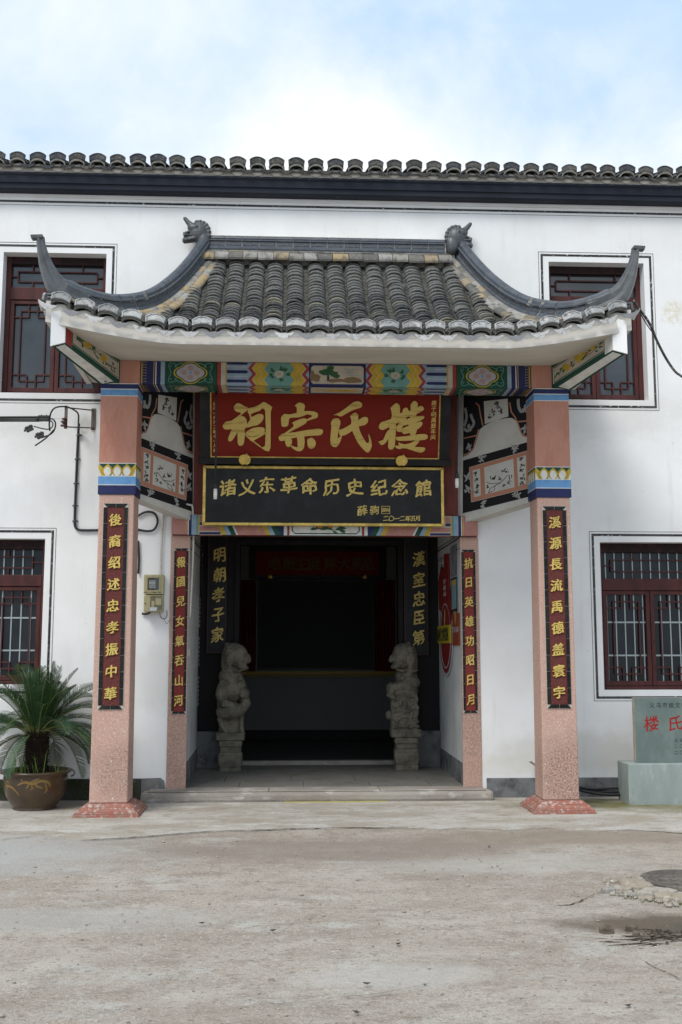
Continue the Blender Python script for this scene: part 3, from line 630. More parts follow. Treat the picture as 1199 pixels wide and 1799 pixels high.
for i in range(ncap):
    x = X00+i*pitch+random.uniform(-.006, .006); zz = 6.555+random.uniform(-.004, .004); vis = -3.6 < x < 4.6
    if vis:
        inst(capA, 'cap_tile', roof, (x, WY-.235, zz+.028), (math.radians(-8)+random.uniform(-.06, .06), random.uniform(-.05, .05), random.uniform(-.06, .06)), (random.uniform(.95, 1.05),)*3)
        for k in range(3): inst(archA, 'arch_tile', roof, (x, WY-.222+.008*k, zz-.014+.014*k), (sl_r, random.uniform(-.03, .03), 0), (1-.0*k, 1, 1))
        inst(dripA, 'drip_tile', roof, (x+pitch/2, WY-.235, zz-.028), (math.radians(8)+random.uniform(-.08, .08), random.uniform(-.05, .05), 0))
    # mortar lobes under each arch
    scal.ell((x, WY-.168, zz-.03), (.07, .02, .045), 10, 6)
    # columns of cover tiles running back up the roof
    for k in range(20):
        y0 = WY-.2+k*.13; z0_ = zz+.01+(y0-(WY-.2))*math.tan(sl_r)
        n = 6; vs = []
        for j in range(n+1):
            a = math.pi*j/n
            for yy, zq, s_ in ((0, .012, 1), (.15, .15*math.tan(sl_r), .93)): vs.append((x-.085*s_*math.cos(a), y0+yy, z0_+zq+.055*s_*math.sin(a)))
        cols.add(vs, [(2*j, 2*j+2, 2*j+3, 2*j+1) for j in range(n)])
mort.build('eave_mortar', mortar, roof); scal.build('mortar_lobe', mortar, roof, smooth=True)['kind'] = 'stuff'
co_ = cols.build('cover_tiles', tile, roof, fix=False); co_['kind'] = 'stuff'
rf = MB(); z0_ = 6.535; z1_ = z0_+2.7*math.tan(sl_r)
rf.hexa([(WX0, WY-.2, z0_-.02), (WX1, WY-.2, z0_-.02), (WX1, WY+2.5, z1_-.02), (WX0, WY+2.5, z1_-.02)], [(WX0, WY-.2, z0_), (WX1, WY-.2, z0_), (WX1, WY+2.5, z1_), (WX0, WY+2.5, z1_)])
rf.hexa([(WX0, WY+2.5, z1_-.02), (WX1, WY+2.5, z1_-.02), (WX1, 18.2, 6.4), (WX0, 18.2, 6.4)], [(WX0, WY+2.5, z1_), (WX1, WY+2.5, z1_), (WX1, 18.2, 6.42), (WX0, 18.2, 6.42)])
rf.build('roof_deck', pan, bld)

# ---- passage and hall interior (parts of the building)
DY = 12.75; CZ = 2.93
pw = MB()
pw.hexa([(-1.06, 10.87, 0), (-1.2, 10.87, 0), (-1.22, DY, 0), (-1.09, DY, 0)], [(-1.06, 10.87, CZ), (-1.2, 10.87, CZ), (-1.22, DY, CZ), (-1.09, DY, CZ)])
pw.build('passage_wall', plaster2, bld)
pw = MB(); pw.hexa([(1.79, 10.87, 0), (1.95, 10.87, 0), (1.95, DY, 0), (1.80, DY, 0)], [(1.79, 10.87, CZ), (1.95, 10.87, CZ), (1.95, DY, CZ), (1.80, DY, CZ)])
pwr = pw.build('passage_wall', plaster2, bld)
MB().hexa([(-1.052, 10.9, FZ), (-1.1, 10.9, FZ), (-1.1, DY-.01, FZ), (-1.08, DY-.01, FZ)], [(-1.052, 10.9, .33), (-1.1, 10.9, .33), (-1.1, DY-.01, .33), (-1.08, DY-.01, .33)]).build('passage_skirting', cement, bld)
MB().hexa([(1.78, 10.9, FZ), (1.81, 10.9, FZ), (1.81, DY-.01, FZ), (1.788, DY-.01, FZ)], [(1.78, 10.9, .33), (1.81, 10.9, .33), (1.81, DY-.01, .33), (1.788, DY-.01, .33)]).build('passage_skirting', cement, bld)
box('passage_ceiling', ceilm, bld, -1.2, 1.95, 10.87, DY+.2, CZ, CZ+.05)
# painted lines at the top of both passage walls
for sx, xx in ((1, -1.056), (-1, 1.788)):
    m_ = MB()
    for z_, w_ in ((2.70, .006), (2.66, .014), (2.55, .005)): m_.box(min(xx, xx+sx*.004), max(xx, xx+sx*.004), 10.95, DY-.03, z_, z_+w_)
    for y_ in (10.96, 12.66): m_.box(min(xx, xx+sx*.004), max(xx, xx+sx*.004), y_, y_+.006, 1.9 if y_ < 11 else 2.2, 2.66)
    for k in range(9):
        y_ = 12.35+.03*(k % 3); m_.box(min(xx, xx+sx*.004), max(xx, xx+sx*.004), y_, y_+.03, 2.2+k*.045, 2.222+k*.045)
    m_.build('painted_wall_border', lineblk, bld)
frl = Frame((-1.054, 11.05, 2.4), (0, 1, 0), (0, 0, 1)); frl.n = Vector((1, 0, 0))
m_ = MB(); rr = random.Random(5)
for c in range(9):
    for r in range(3):
        for k in range(7): 
            z_ = -.35-r*.45-k*.05; m_.prism([frl.p(a, b, .001) for a, b in rect(.15+c*.15, .15+c*.15+rr.uniform(.02, .045), z_, z_+.032)], frl.n*.001)
m_.build('faint_engraved_text', mat('faint_engraving', (.66, .66, .64), .8), bld)['kind'] = 'stuff'
# black timber door wall with opening
ox0, ox1, oz = P(421, 1100, DY).x, P(700, 1100, DY).x, P(560, 958, DY).z
dw = MB(); dw.box(-1.22, ox0, DY, DY+.2, 0, CZ); dw.box(ox1, 1.95, DY, DY+.2, 0, CZ); dw.box(ox0, ox1, DY, DY+.2, oz, CZ)
dw.build('door_wall', blackwood, bld, bevel=.004)
m_ = MB()
for a in (ox0-.06, ox1+.0): m_.box(a, a+.06, DY-.03, DY-.001, FZ, oz+.06)
m_.box(ox0, ox1, DY-.03, DY-.001, oz, oz+.06)
m_.build('door_frame', blackwood, bld, bevel=.004)
for a, b in ((-1.09, ox0-.07), (ox1+.07, 1.8)):
    MB().box(a, b, DY-.05, DY-.001, FZ, FZ+.42).build('door_wall_plinth', cement, bld, bevel=.006)
mb = MB().box(ox0-.05, ox1+.05, 13.0, 13.12, FZ-.02, FZ+.045); mb.build('stone_threshold', stepm, bld, bevel=.01)
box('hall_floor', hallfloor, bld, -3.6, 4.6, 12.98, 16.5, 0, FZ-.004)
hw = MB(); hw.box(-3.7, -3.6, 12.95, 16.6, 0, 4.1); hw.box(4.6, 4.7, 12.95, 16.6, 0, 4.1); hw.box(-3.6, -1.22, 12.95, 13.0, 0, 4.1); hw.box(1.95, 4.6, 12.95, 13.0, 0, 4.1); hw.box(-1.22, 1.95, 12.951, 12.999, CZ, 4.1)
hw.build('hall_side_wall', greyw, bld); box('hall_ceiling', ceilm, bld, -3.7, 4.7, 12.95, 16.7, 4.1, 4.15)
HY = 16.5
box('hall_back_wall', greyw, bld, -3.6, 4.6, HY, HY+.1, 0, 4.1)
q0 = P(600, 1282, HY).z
box('hall_dark_strip', blackwood, bld, -1.8, 2.6, HY-.03, HY-.001, FZ, q0)  # flat black strip along the foot of the back wall

# ================================================================== PORTICO
por = thing('entrance_portico', 'tiled entrance portico with upturned corners, painted beams and four pink pillars', 'portico', (XC, 10.2, 0))
PYF, PYB = 9.85, 10.17
def tex_chars(s): return list(s)
def pillar(x0, x1, side, chars, label):
    pil = bpy.data.objects.new('pillar', None); COL.objects.link(pil); pil.parent = por; pil.location = Vector(((x0+x1)/2, PYF+.16, 0))-org(por); pil['label'] = label
    zb = 2.935; cx = (x0+x1)/2; w = (x1-x0)/2
    # stepped base
    for (e, z0_, z1_) in ((.128, 0, .035), (.116, .035, .05), (.102, .05, .085), (.06, .085, .115)):
        m_ = MB(); e2 = e-(.03 if z1_ > .06 else .004)
        m_.hexa([(x0-e, PYF-e, z0_), (x1+e, PYF-e, z0_), (x1+e, PYB+e, z0_), (x0-e, PYB+e, z0_)], [(x0-e2, PYF-e2, z1_), (x1+e2, PYF-e2, z1_), (x1+e2, PYB+e2, z1_), (x0-e2, PYB+e2, z1_)])
        m_.build('base_step', basered, pil, bevel=.005)
    m_ = MB(); ti = .004
    m_.hexa([(x0-.006, PYF, .115), (x1+.006, PYF, .115), (x1+.006, PYB, .115), (x0-.006, PYB, .115)], [(x0+ti, PYF+ti, zb), (x1-ti, PYF+ti, zb), (x1-ti, PYB-ti, zb), (x0+ti, PYB-ti, zb)])
    m_.build('shaft', terr, pil, bevel=.012)
    e = .008
    def ring(n_, m2, z0_, z1_, e_=e): return MB().box(x0-e_, x1+e_, PYF-e_, PYB+e_, z0_, z1_).build(n_, m2, pil)
    ring('navy_band', navy, zb, zb+.083); ring('white_line', white, zb+.083, zb+.090, e+.001); ring('blue_band', blue, zb+.090, zb+.166); ring('white_line', white, zb+.166, zb+.173, e+.001)
    lot = ring('lotus_band', white, zb+.173, zb+.288); ring('white_line', white, zb+.288, zb+.295, e+.001)
    zc = zb+.295
    ring('upper_shaft', brick, zc, 3.872, e-.002); ring('white_line', white, 3.872, 3.879, e+.001); ring('blue_band', blue, 3.879, 3.937); ring('white_line', white, 3.937, 3.944, e+.001); ring('navy_band', navy, 3.944, 3.99); ring('white_line', white, 3.99, 3.997, e+.001)
    # lotus petals on the front and both sides
    def petals(fr, W_):
        H = .115; a = []; c = []; g = []; bl = []
        for (cx_, s_) in ((-.5, 1), (-.26, .95), (0, 1), (.26, .95), (.5, 1)):
            q = cx_*W_; ww = W_*.155
            def pet(k, o=q): 
                r = [(o-ww*.45*k, .0), (o-ww*k, H*.35), (o-ww*.95*k, H*.55), (o-ww*.35*k, H*.85), (o, H*.97*k**.3), (o+ww*.35*k, H*.85), (o+ww*.95*k, H*.55), (o+ww*k, H*.35), (o+ww*.45*k, 0)]
                return [(max(-W_/2, min(W_/2, x)), z) for x, z in r]
            if abs(cx_) < .45 : a.append(pet(1)); c.append([(x, z*.86) for x, z in pet(.62)])
            else:
                sg = 1 if cx_ < 0 else -1
                a.append([(-sg*W_/2, H*.95), (-sg*(W_/2-.03), H*.75), (-sg*(W_/2-.055), H*.35), (-sg*(W_/2-.07), 0), (-sg*(W_/2-.03), 0), (-sg*(W_/2-.01), H*.4), (-sg*W_/2, H*.6)])
        for k in range(4):
            x_ = -W_/2+W_*(k+.5)/4; g.append([(x_-W_/8*.95, H*.995), (x_+W_/8*.95, H*.995), (x_+W_*.03, H*.72), (x_, H*.62), (x_-W_*.03, H*.72)])
        for sg in (-1, 1): bl.append([(sg*W_*.13, 0), (sg*W_*.17, H*.3), (sg*W_*.15, H*.8), (sg*W_*.2, H*.55), (sg*W_*.2, H*.3), (sg*W_*.16, 0)])
        paint('green_ground', fr, g, green, pil, .0008, .0002); paint('blue_petal', fr, bl, blue, pil, .0008, .0006); paint('yellow_petal', fr, a, yellow, pil, .0008, .0010); paint('white_petal', fr, c, white, pil, .0012, .0014)
        paint('petal_outline', fr, [ribbon(p_[:5], .0022) for p_ in a if len(p_) == 9]+[ribbon(p_[4:], .0022) for p_ in a if len(p_) == 9], ink, pil, .0006, .0022)
    petals(Frame((cx, PYF-e, zb+.173), (1, 0, 0), (0, 0, 1)), x1-x0+2*e)
    if side > 0: petals(Frame((x1+e, PYF+.16, zb+.173), (0, 1, 0), (0, 0, 1)), PYB-PYF+2*e)
    else:
        f2 = Frame((x0-e, PYF+.16, zb+.173), (0, -1, 0), (0, 0, 1)); petals(f2, PYB-PYF+2*e)
    # inscription: rough red inset, framed by black tiles
    inscription(pil, cx+(-.003 if side > 0 else .003), PYF+.0005, .225 if True else .2, .95, 2.845, chars, inset, gold, .118, lean=.0014)
    return pil
def inscription(par, cx, y, W_, z0_, z1_, chars, inm, letm, size, lean=0, ntile=12, off=0):
    tw = .034 if W_ > .19 else .022; X0, X1 = cx-W_/2, cx+W_/2
    ins = MB().box(X0-.004, X1+.004, y-.003, y+.02, z0_-.004, z1_+.004).build('tile_bed', grout, par)
    MB().box(X0+tw, X1-tw, y-.0045, y+.01, z0_+tw, z1_-tw).build('inscription_panel', inm, par)
    g = .0022; n = ntile; hh = (z1_-z0_-2*tw)/n
    def ti(poly):
        c = Vector((sum(p_[0] for p_ in poly)/len(poly), y-.003, sum(p_[1] for p_ in poly)/len(poly))); m_ = MB()
        m_.prism([(a, y-.003, b) for a, b in poly], (0, -.007, 0)); return m_.build('border_tile', bordert, par, bevel=.0012, at=c-org(par))
    for sx in (0, 1):
        a, b = (X0, X0+tw) if sx == 0 else (X1-tw, X1)
        for k in range(n): ti(rect(a, b, z0_+tw+k*hh+g, z0_+tw+(k+1)*hh-g))
    for (za, zb_, s_) in ((z0_, z0_+tw, 1), (z1_-tw, z1_, -1)):
        for sx in (-1, 1):
            zi, zo = (zb_, za) if s_ > 0 else (za, zb_)
            ti([(cx+sx*(W_/2-.001), zo), (cx+sx*g, zo), (cx+sx*g, zi), (cx+sx*(W_/2-tw), zi)])
    fr = Frame((cx, y-.004, 0), (1, 0, 0), (0, 0, 1)); n = len(chars); top = z1_-tw-.02-off; st = (top-z0_-tw-.01)/n
    sx_ = .8 if W_ < .19 else 1.0
    for i, ch in enumerate(chars):
        m_ = MB(); char(m_, fr, ch, 0, top-st*(i+.5), size, h=.014, bold=.03, sx=sx_); m_.build('gold_character', letm, par, fix=False)
PL0, PL1, PR0, PR1 = -1.795, -1.462, 2.345, 2.672
pL = pillar(PL0, PL1, 1, '後裔绍述忠孝振中華', 'left front pillar with black framed gold inscription')
pR = pillar(PR0, PR1, -1, '溪源長流禹德盖寰宇', 'right front pillar, dark mould stain near its foot')
# door posts, flush with the wall
def post(x0, x1, chars, label):
    po = bpy.data.objects.new('door_post', None); COL.objects.link(po); po.parent = por; po.location = Vector(((x0+x1)/2, WY, FZ))-org(por); po['label'] = label
    MB().box(x0, x1, WY-.012, WY+.019, FZ, 2.652).build('shaft', terr, po, bevel=.006)
    inscription(po, (x0+x1)/2+(.012 if x0 < 0 else -.012), WY-.012, .145, .85, 2.52, chars, inset_bright, gold, .115, ntile=12)
post(-1.225, -1.03, '報國兒女氣吞山河', 'left door post with narrow gold inscription'); post(1.762, 1.955, '抗日英雄功昭日月', 'right door post with narrow gold inscription')

# ---- painted lintel over the doorway
LZ0, LZ1, LY = 2.655, 2.862, 10.77
lint = MB().box(-1.215, 1.94, LY, WY+.06, LZ0, LZ1).build('lintel', maroon, por, bevel=.004)
fl = Frame((XC-.075, LY-.0005, LZ0), (1, 0, 0), (0, 0, 1)); LC = (-1.215+1.94)/2; fl.o = Vector((LC, LY-.0003, LZ0)); LH = LZ1-LZ0; LWd = (1.94+1.215)/2
def mir(polys): return polys+[[(-a, b) for a, b in p_][::-1] for p_ in polys]
def sp(fr, name, polys, m_, par, lv): return paint(name, fr, mir(polys), m_, par, .0006, .0002+lv*.0005)
def LX(px): return P(px, 925, LY).x-LC
xx = LX
sp(fl, 'dull_pink_block', [rect(-LWd+.002, LX(333), .003, LH-.003)], pinkp, lint, 1)
sp(fl, 'gold_line', [rect(LX(327), LX(328.5), .01, LH-.01), rect(LX(349), LX(350.5), .0, LH)], yellow, lint, 3)
sp(fl, 'white_stripe', [rect(LX(330.5), LX(332), 0, LH)], white, lint, 3)
sp(fl, 'navy_stripe', [rect(LX(332), LX(337), 0, LH)], navy, lint, 2)
sp(fl, 'pale_blue_stripe', [rect(LX(337), LX(345), 0, LH)], lblue, lint, 2); sp(fl, 'sea_green_stripe', [rect(LX(345), LX(349), 0, LH)], teal, lint, 2)
sp(fl, 'cream_border', [rect(LX(350.5), LX(392), 0, LH)], cream, lint, 1); sp(fl, 'red_block', [rect(LX(351), LX(391), .04, .085), rect(LX(351), LX(360), .135, LH-.01)], pinkp, lint, 2); sp(fl, 'navy_block', [rect(LX(351), LX(388), .004, .028), rect(LX(351), LX(360), .1, .13)], navy, lint, 2)
def chev(x0, w, fr_h=LH, depth=.045, dirn=1):
    mid = fr_h*.45; d = depth*dirn
    return [(x0, fr_h), (x0-d, mid) if False else (x0+0, fr_h), (x0+d, mid), (x0+0, 0), (x0+w, 0), (x0+w+d, mid), (x0+w, fr_h)]
def chev2(xa, xb, H, d): return [(xa, 0), (xa-d, H*.45), (xa, H), (xb, H), (xb-d, H*.45), (xb, 0)]
for k, (pxa, pxb, mm) in enumerate(((391, 399, yellow), (399, 407, lblue), (407, 416, green), (416, 419, white))):
    sp(fl, 'chevron', [chev2(LX(pxa), LX(pxb)+.0, LH, .045)], mm, lint, 3)
sp(fl, 'pink_lozenge', [[(LX(419), 0), (LX(419)-.045, LH*.45), (LX(419), LH), (LX(470), LH), (LX(470)-.045, LH*.45), (LX(470), 0)]], pinkp, lint, 3)
for k, (pxa, pxb, mm) in enumerate(((468, 476, yellow), (476, 484, lblue), (484, 494, green))): sp(fl, 'chevron', [chev2(LX(pxa), LX(pxb), LH, .045)], mm, lint, 4)
sp(fl, 'navy_edge', [[(LX(494), 0), (LX(494)-.045, LH*.45), (LX(494), LH), (LX(499), LH), (LX(499), 0)]], navy, lint, 4)
sp(fl, 'white_panel', [rect(LX(499), .0, 0, LH)], white, lint, 2); sp(fl, 'red_edge', [rect(LX(505), LX(509), 0, LH)], redp, lint, 4)
sp(fl, 'green_frame', [ribbon([(0, .018), (LX(519), .018), (LX(514), .045), (LX(514), LH)], .012)], green, lint, 4)
fx = LX(444)
sp(fl, 'flower', [disc((fx, .12), .035, .03, 8)], lblue, lint, 5)
sp(fl, 'gold_scroll', [ribbon(smooth2([(fx+s*.04, .11), (fx+s*.07, .07), (fx+s*.05, .04), (fx+s*.08, .05)], 3), .006) for s in (1, -1)], yellow, lint, 5)
rr = random.Random(11)
paint('painted_leaves', fl, [leaf((rr.uniform(-.16, .16), rr.uniform(.05, .12)), rr.uniform(.05, .11), .025, rr.choice((0.2, 2.9, 3.4, -.3))+rr.uniform(-.4, .4)) for _ in range(22)], leafg, lint, .0008, .003, .00008)
paint('painted_fruit', fl, [disc((-.06, .1), .03), disc((.05, .11), .034)], orange, lint, .0008, .006, .0002)
ul = Frame((LC, LY, LZ0-.0003), (1, 0, 0), (0, 1, 0)); ul.n = Vector((0, 0, -1))
for (pa, pb, mm) in ((306, 332, maroon), (333, 349, navy), (351, 390, pinkp), (391, 410, green), (411, 470, redp), (471, 498, green), (499, 592, teal)):
    paint('underside_stripe', ul, mir([rect(LX(pa), LX(pb), .003, .07)]), mm, lint, .0004, 0)

# ---- upper back wall dressing inside the portico
def colp(xa, xb, name='inner_column'): return MB().box(xa, xb, WY-.05, WY-.001, LZ1, 4.2).build(name, maroon, por, bevel=.004)
colp(P(336, 850, WY-.05).x, P(362, 850, WY-.05).x); colp(P(776, 850, WY-.05).x, P(805, 850, WY-.05).x)
box('back_panel', blackwood, por, P(362, 850, WY).x+.002, P(776, 850, WY).x-.002, WY-.02, WY-.0012, LZ1, 4.2)

# ---- front beam with its painting
BZ0, BZ1 = 3.998, 4.222; BY0, BY1 = 9.87, 10.165
bx0, bx1 = PL1+.02, PR0-.02
MB().box(P(210, 650, 9.86).x, PL1+.02, 9.86, PYB, 3.9975, BZ1+.004).build('capital_block', brick, por, bevel=.003)
MB().box(PR0-.02, P(975, 650, 9.86).x, 9.86, PYB, 3.9975, BZ1+.004).build('capital_block', brick, por, bevel=.003)
beam = MB().box(bx0, bx1, BY0, BY1, BZ0, BZ1).build('front_beam', inkblack, por)
BC = (bx0+bx1)/2; BH = BZ1-BZ0; BD = BY1-BY0
fb = Frame((BC, BY0-.0003, BZ0), (1, 0, 0), (0, 0, 1)); fu = Frame((BC, BY0, BZ0-.0003), (1, 0, 0), (0, 1, 0)); fu.n = Vector((0, 0, -1))
def BX(px): return P(px, 660, BY0).x-BC
def both(name, polys, m_, lv, under=None):
    """front face polys; the underside gets the same drawing folded down and squeezed (or its own)"""
    sp(fb, name, polys, m_, beam, lv)
    un = under if under is not None else [[(a, b*BD/BH) for a, b in p_] for p_ in polys]
    paint(name, fu, mir(un), m_, beam, .0006, .0002+lv*.0005)
def vst(name, pa, pb, m_, lv): both(name, [rect(BX(pa), BX(pb), 0.0, BH)], m_, lv)
def wob(a): return a
vst('navy_field', 247, 273, navy, 1)
keys = []
for k in range(8):
    z_ = .012+k*BH/8.3; keys += [ribbon([(BX(251), z_), (BX(251), z_+.018), (BX(257), z_+.018), (BX(257), z_+.006)], .0035), rect(BX(248.5), BX(250), z_-.01, z_+.016)]
both('gold_key_pattern', keys, yellow, 2)
vst('gold_line', 270, 271.2, yellow, 2); vst('white_line', 273.5, 275, white, 3); vst('navy_stripe', 275, 281.5, navy, 2); vst('pale_blue_stripe', 282.5, 290, lblue, 2)
vst('green_panel', 290.5, 381, green, 1)
gx, gz = BX(335), BH*.52
def quat(cx_, cz_, r, k): 
    out = []
    for i in range(24):
        a = 2*math.pi*i/24; rr_ = r*(1+.26*abs(math.cos(2*a))); out.append((cx_+rr_*1.15*math.cos(a), cz_+rr_*.78*math.sin(a)))
    return out
sq = lambda p_: [[(a, b*BD/BH*1) for a, b in q] for q in p_]
both('gold_medallion_rim', [quat(gx, gz, .112, 1)], yellow, 2); both('medallion_ground', [quat(gx, gz, .103, 1)], green, 3); both('medallion_grey', [quat(gx, gz, .093, 1)], mat('medallion_stone_grey', (.36, .35, .36), .8, [(20, (.28, .24, .24), .5, .7)]), 4)
both('medallion_petal', [disc((gx+dx, gz+dz), .03, .026) for dx, dz in ((.06, 0), (-.06, 0), (0, .045), (0, -.045))], mat('medallion_rose', (.33, .24, .24), .8), 5); both('medallion_eye', [disc((gx, gz), .013)], blue, 6)
scr = []
for sx in (-1, 1):
    for sz in (-1, 1):
        cx_ = BX(335)+sx*.205; cz_ = gz+sz*.075
        scr.append(ribbon(smooth2([(cx_-sx*.13, cz_+sz*.022), (cx_-sx*.08, cz_+sz*.005), (cx_-sx*.055, cz_-sz*.02), (cx_-sx*.075, cz_-sz*.012)], 3), .005))
        scr.append(ribbon(smooth2([(cx_-sx*.075, cz_-sz*.0), (cx_-sx*.03, cz_+sz*.02), (cx_, cz_+sz*.01), (cx_-sx*.0, cz_-sz*.02), (cx_-sx*.022, cz_-sz*.012), (cx_-sx*.018, cz_)], 3), .005))
    scr.append(ribbon(smooth2([(BX(335)+sx*.205, gz+.05), (BX(335)+sx*.185, gz), (BX(335)+sx*.205, gz-.05)], 3), .005))
both('teal_scrollwork', scr, teal, 3)
vst('red_stripe', 382, 388, redp, 2); vst('cream_stripe', 388.5, 397, cream, 2); vst('yellow_line', 397.3, 399, yellow, 2)
vst('pale_blue_field', 399, 446, lblue, 1)
for (za, zb_) in ((.9, 1), (.52, .66), (.12, .25)):
    both('navy_dart', [[(BX(399), BH*za), (BX(433), BH*za), (BX(437), BH*(za+zb_)/2), (BX(433), BH*zb_), (BX(399), BH*zb_)]], navy, 2)
both('white_line', [rect(BX(399), BX(437), BH*q, BH*q+.002) for q in (.8, .38)], white, 2)
def zig(pa, pb, dirn):
    l = []; r = []; d = BX(8)-BX(0)
    for k in range(5):
        z_ = BH*k/4; o = d if k % 2 else 0
        l.append((BX(pa)-dirn*o, z_)); r.append((BX(pb)-dirn*o, z_))
    return l+r[::-1]
both('peony_panel', [rect(BX(462), BX(524), 0, BH)], teal, 2)
for (pa, pb, mm) in ((444, 450.5, redp), (450.5, 452, cream), (452, 461, yellow), (461, 462.2, cream), (462.2, 471, yellow), (471, 472, cream)): both('zigzag', [zig(pa, pb, 1)], mm, 3)
for (pa, pb, mm) in ((510, 519, yellow), (519, 520.2, cream), (520.2, 529, yellow), (529, 530.5, cream), (530.5, 537, redp)): both('zigzag', [zig(pa, pb, -1)], mm, 3)
both('pale_blue_field', [[(BX(537), 0), (BX(545), BH*.25), (BX(537), BH*.5), (BX(545), BH*.75), (BX(537), BH), (BX(549), BH), (BX(549), 0)]], lblue, 3)
both('navy_frame', [rect(BX(543), 0, 0, BH)], navy, 4)
rr = random.Random(21)
for fr, kk in ((fb, 1.0), (fu, BD/BH)):
    lv = .0035; o = beam
    ox, oz_ = BX(491), BH*.5
    lf = []
    for k in range(20):
        a = rr.uniform(0, 6.28); lf.append(leaf((ox+.045*math.cos(a)*1.4, (oz_+.035*math.sin(a))*kk), rr.uniform(.03, .055), .017, a+rr.uniform(-.5, .5)))
    paint('peony_leaf', fr, mir(lf), leafg, o, .0006, lv, .00003)
    paint('peony', fr, mir([disc((ox, oz_*kk), .048, .034*kk, 10, .15, rr)]), cream, o, .0008, lv+.002); paint('peony_heart', fr, mir([disc((ox, oz_*kk), .022, .015*kk, 8, .2, rr)]), mat('peony_shade%d' % int(kk*10), (.3, .32, .27), .8), o, .0008, lv+.003)
# centre landscape picture
cw = -BX(547)
pp = [(-cw, .04), (-cw+.02, .022), (cw-.02, .022), (cw, .04), (cw, BH-.04), (cw-.02, BH-.022), (-cw+.02, BH-.022), (-cw, BH-.04)]
paint('landscape_ground', fb, [pp], cream, beam, .0008, .004)
tx = -cw*.35
paint('painted_rocks', fb, [disc((tx-.12, .075), .05, .035, 9, .3, rr), disc((tx-.15, .10), .03, .05, 9, .3, rr), disc((tx+.08, .055), .09, .018, 9, .3, rr), disc((cw*.55, .06), .1, .03, 9, .3, rr)], mat('landscape_brown', (.2, .14, .08), .8), beam, .0008, .005, .0001)
paint('painted_tree_trunk', fb, [[(tx-.014, .05), (tx+.012, .05), (tx+.006, .17), (tx-.008, .17)]], ink, beam, .0008, .0065)
paint('painted_tree', fb, [disc((tx+a, b), r_, r_*.5, 9, .25, rr) for a, b, r_ in ((-.03, .125, .045), (.05, .12, .05), (-.0, .15, .05), (.02, .18, .04), (.08, .1, .04), (-.06, .14, .03))], leafg, beam, .0008, .0075, .0001)
paint('painted_mist', fb, [rect(cw*.1, cw*.55, .14, .143), rect(cw*.3, cw*.85, .11, .113), rect(cw*.2, cw*.75, .165, .168)], blue, beam, .0008, .006)
paint('underside_landscape', fu, [rect(-cw, cw, .03, BD-.05)], cream, beam, .0008, .004); paint('underside_sprig', fu, [leaf((rr.uniform(-.2, .15), BD*.45+rr.uniform(-.03, .03)), .09, .03, rr.choice((0, 3.1))+rr.uniform(-.4, .4)) for _ in range(12)], yellow, beam, .0006, .005, .0001)
# side beams back to the wall, with plain painting
for xa, xb in ((PL0+.06, PL1-.06), (PR0+.06, PR1-.06)):
    MB().box(xa, xb, PYB+.001, WY-.001, BZ0-.02, BZ1).build('side_beam', brick, por)
# ceiling inside the portico
box('portico_ceiling', ceilm, por, PL0, PR1, BY1+.001, WY-.001, BZ1+.006, BZ1+.03)

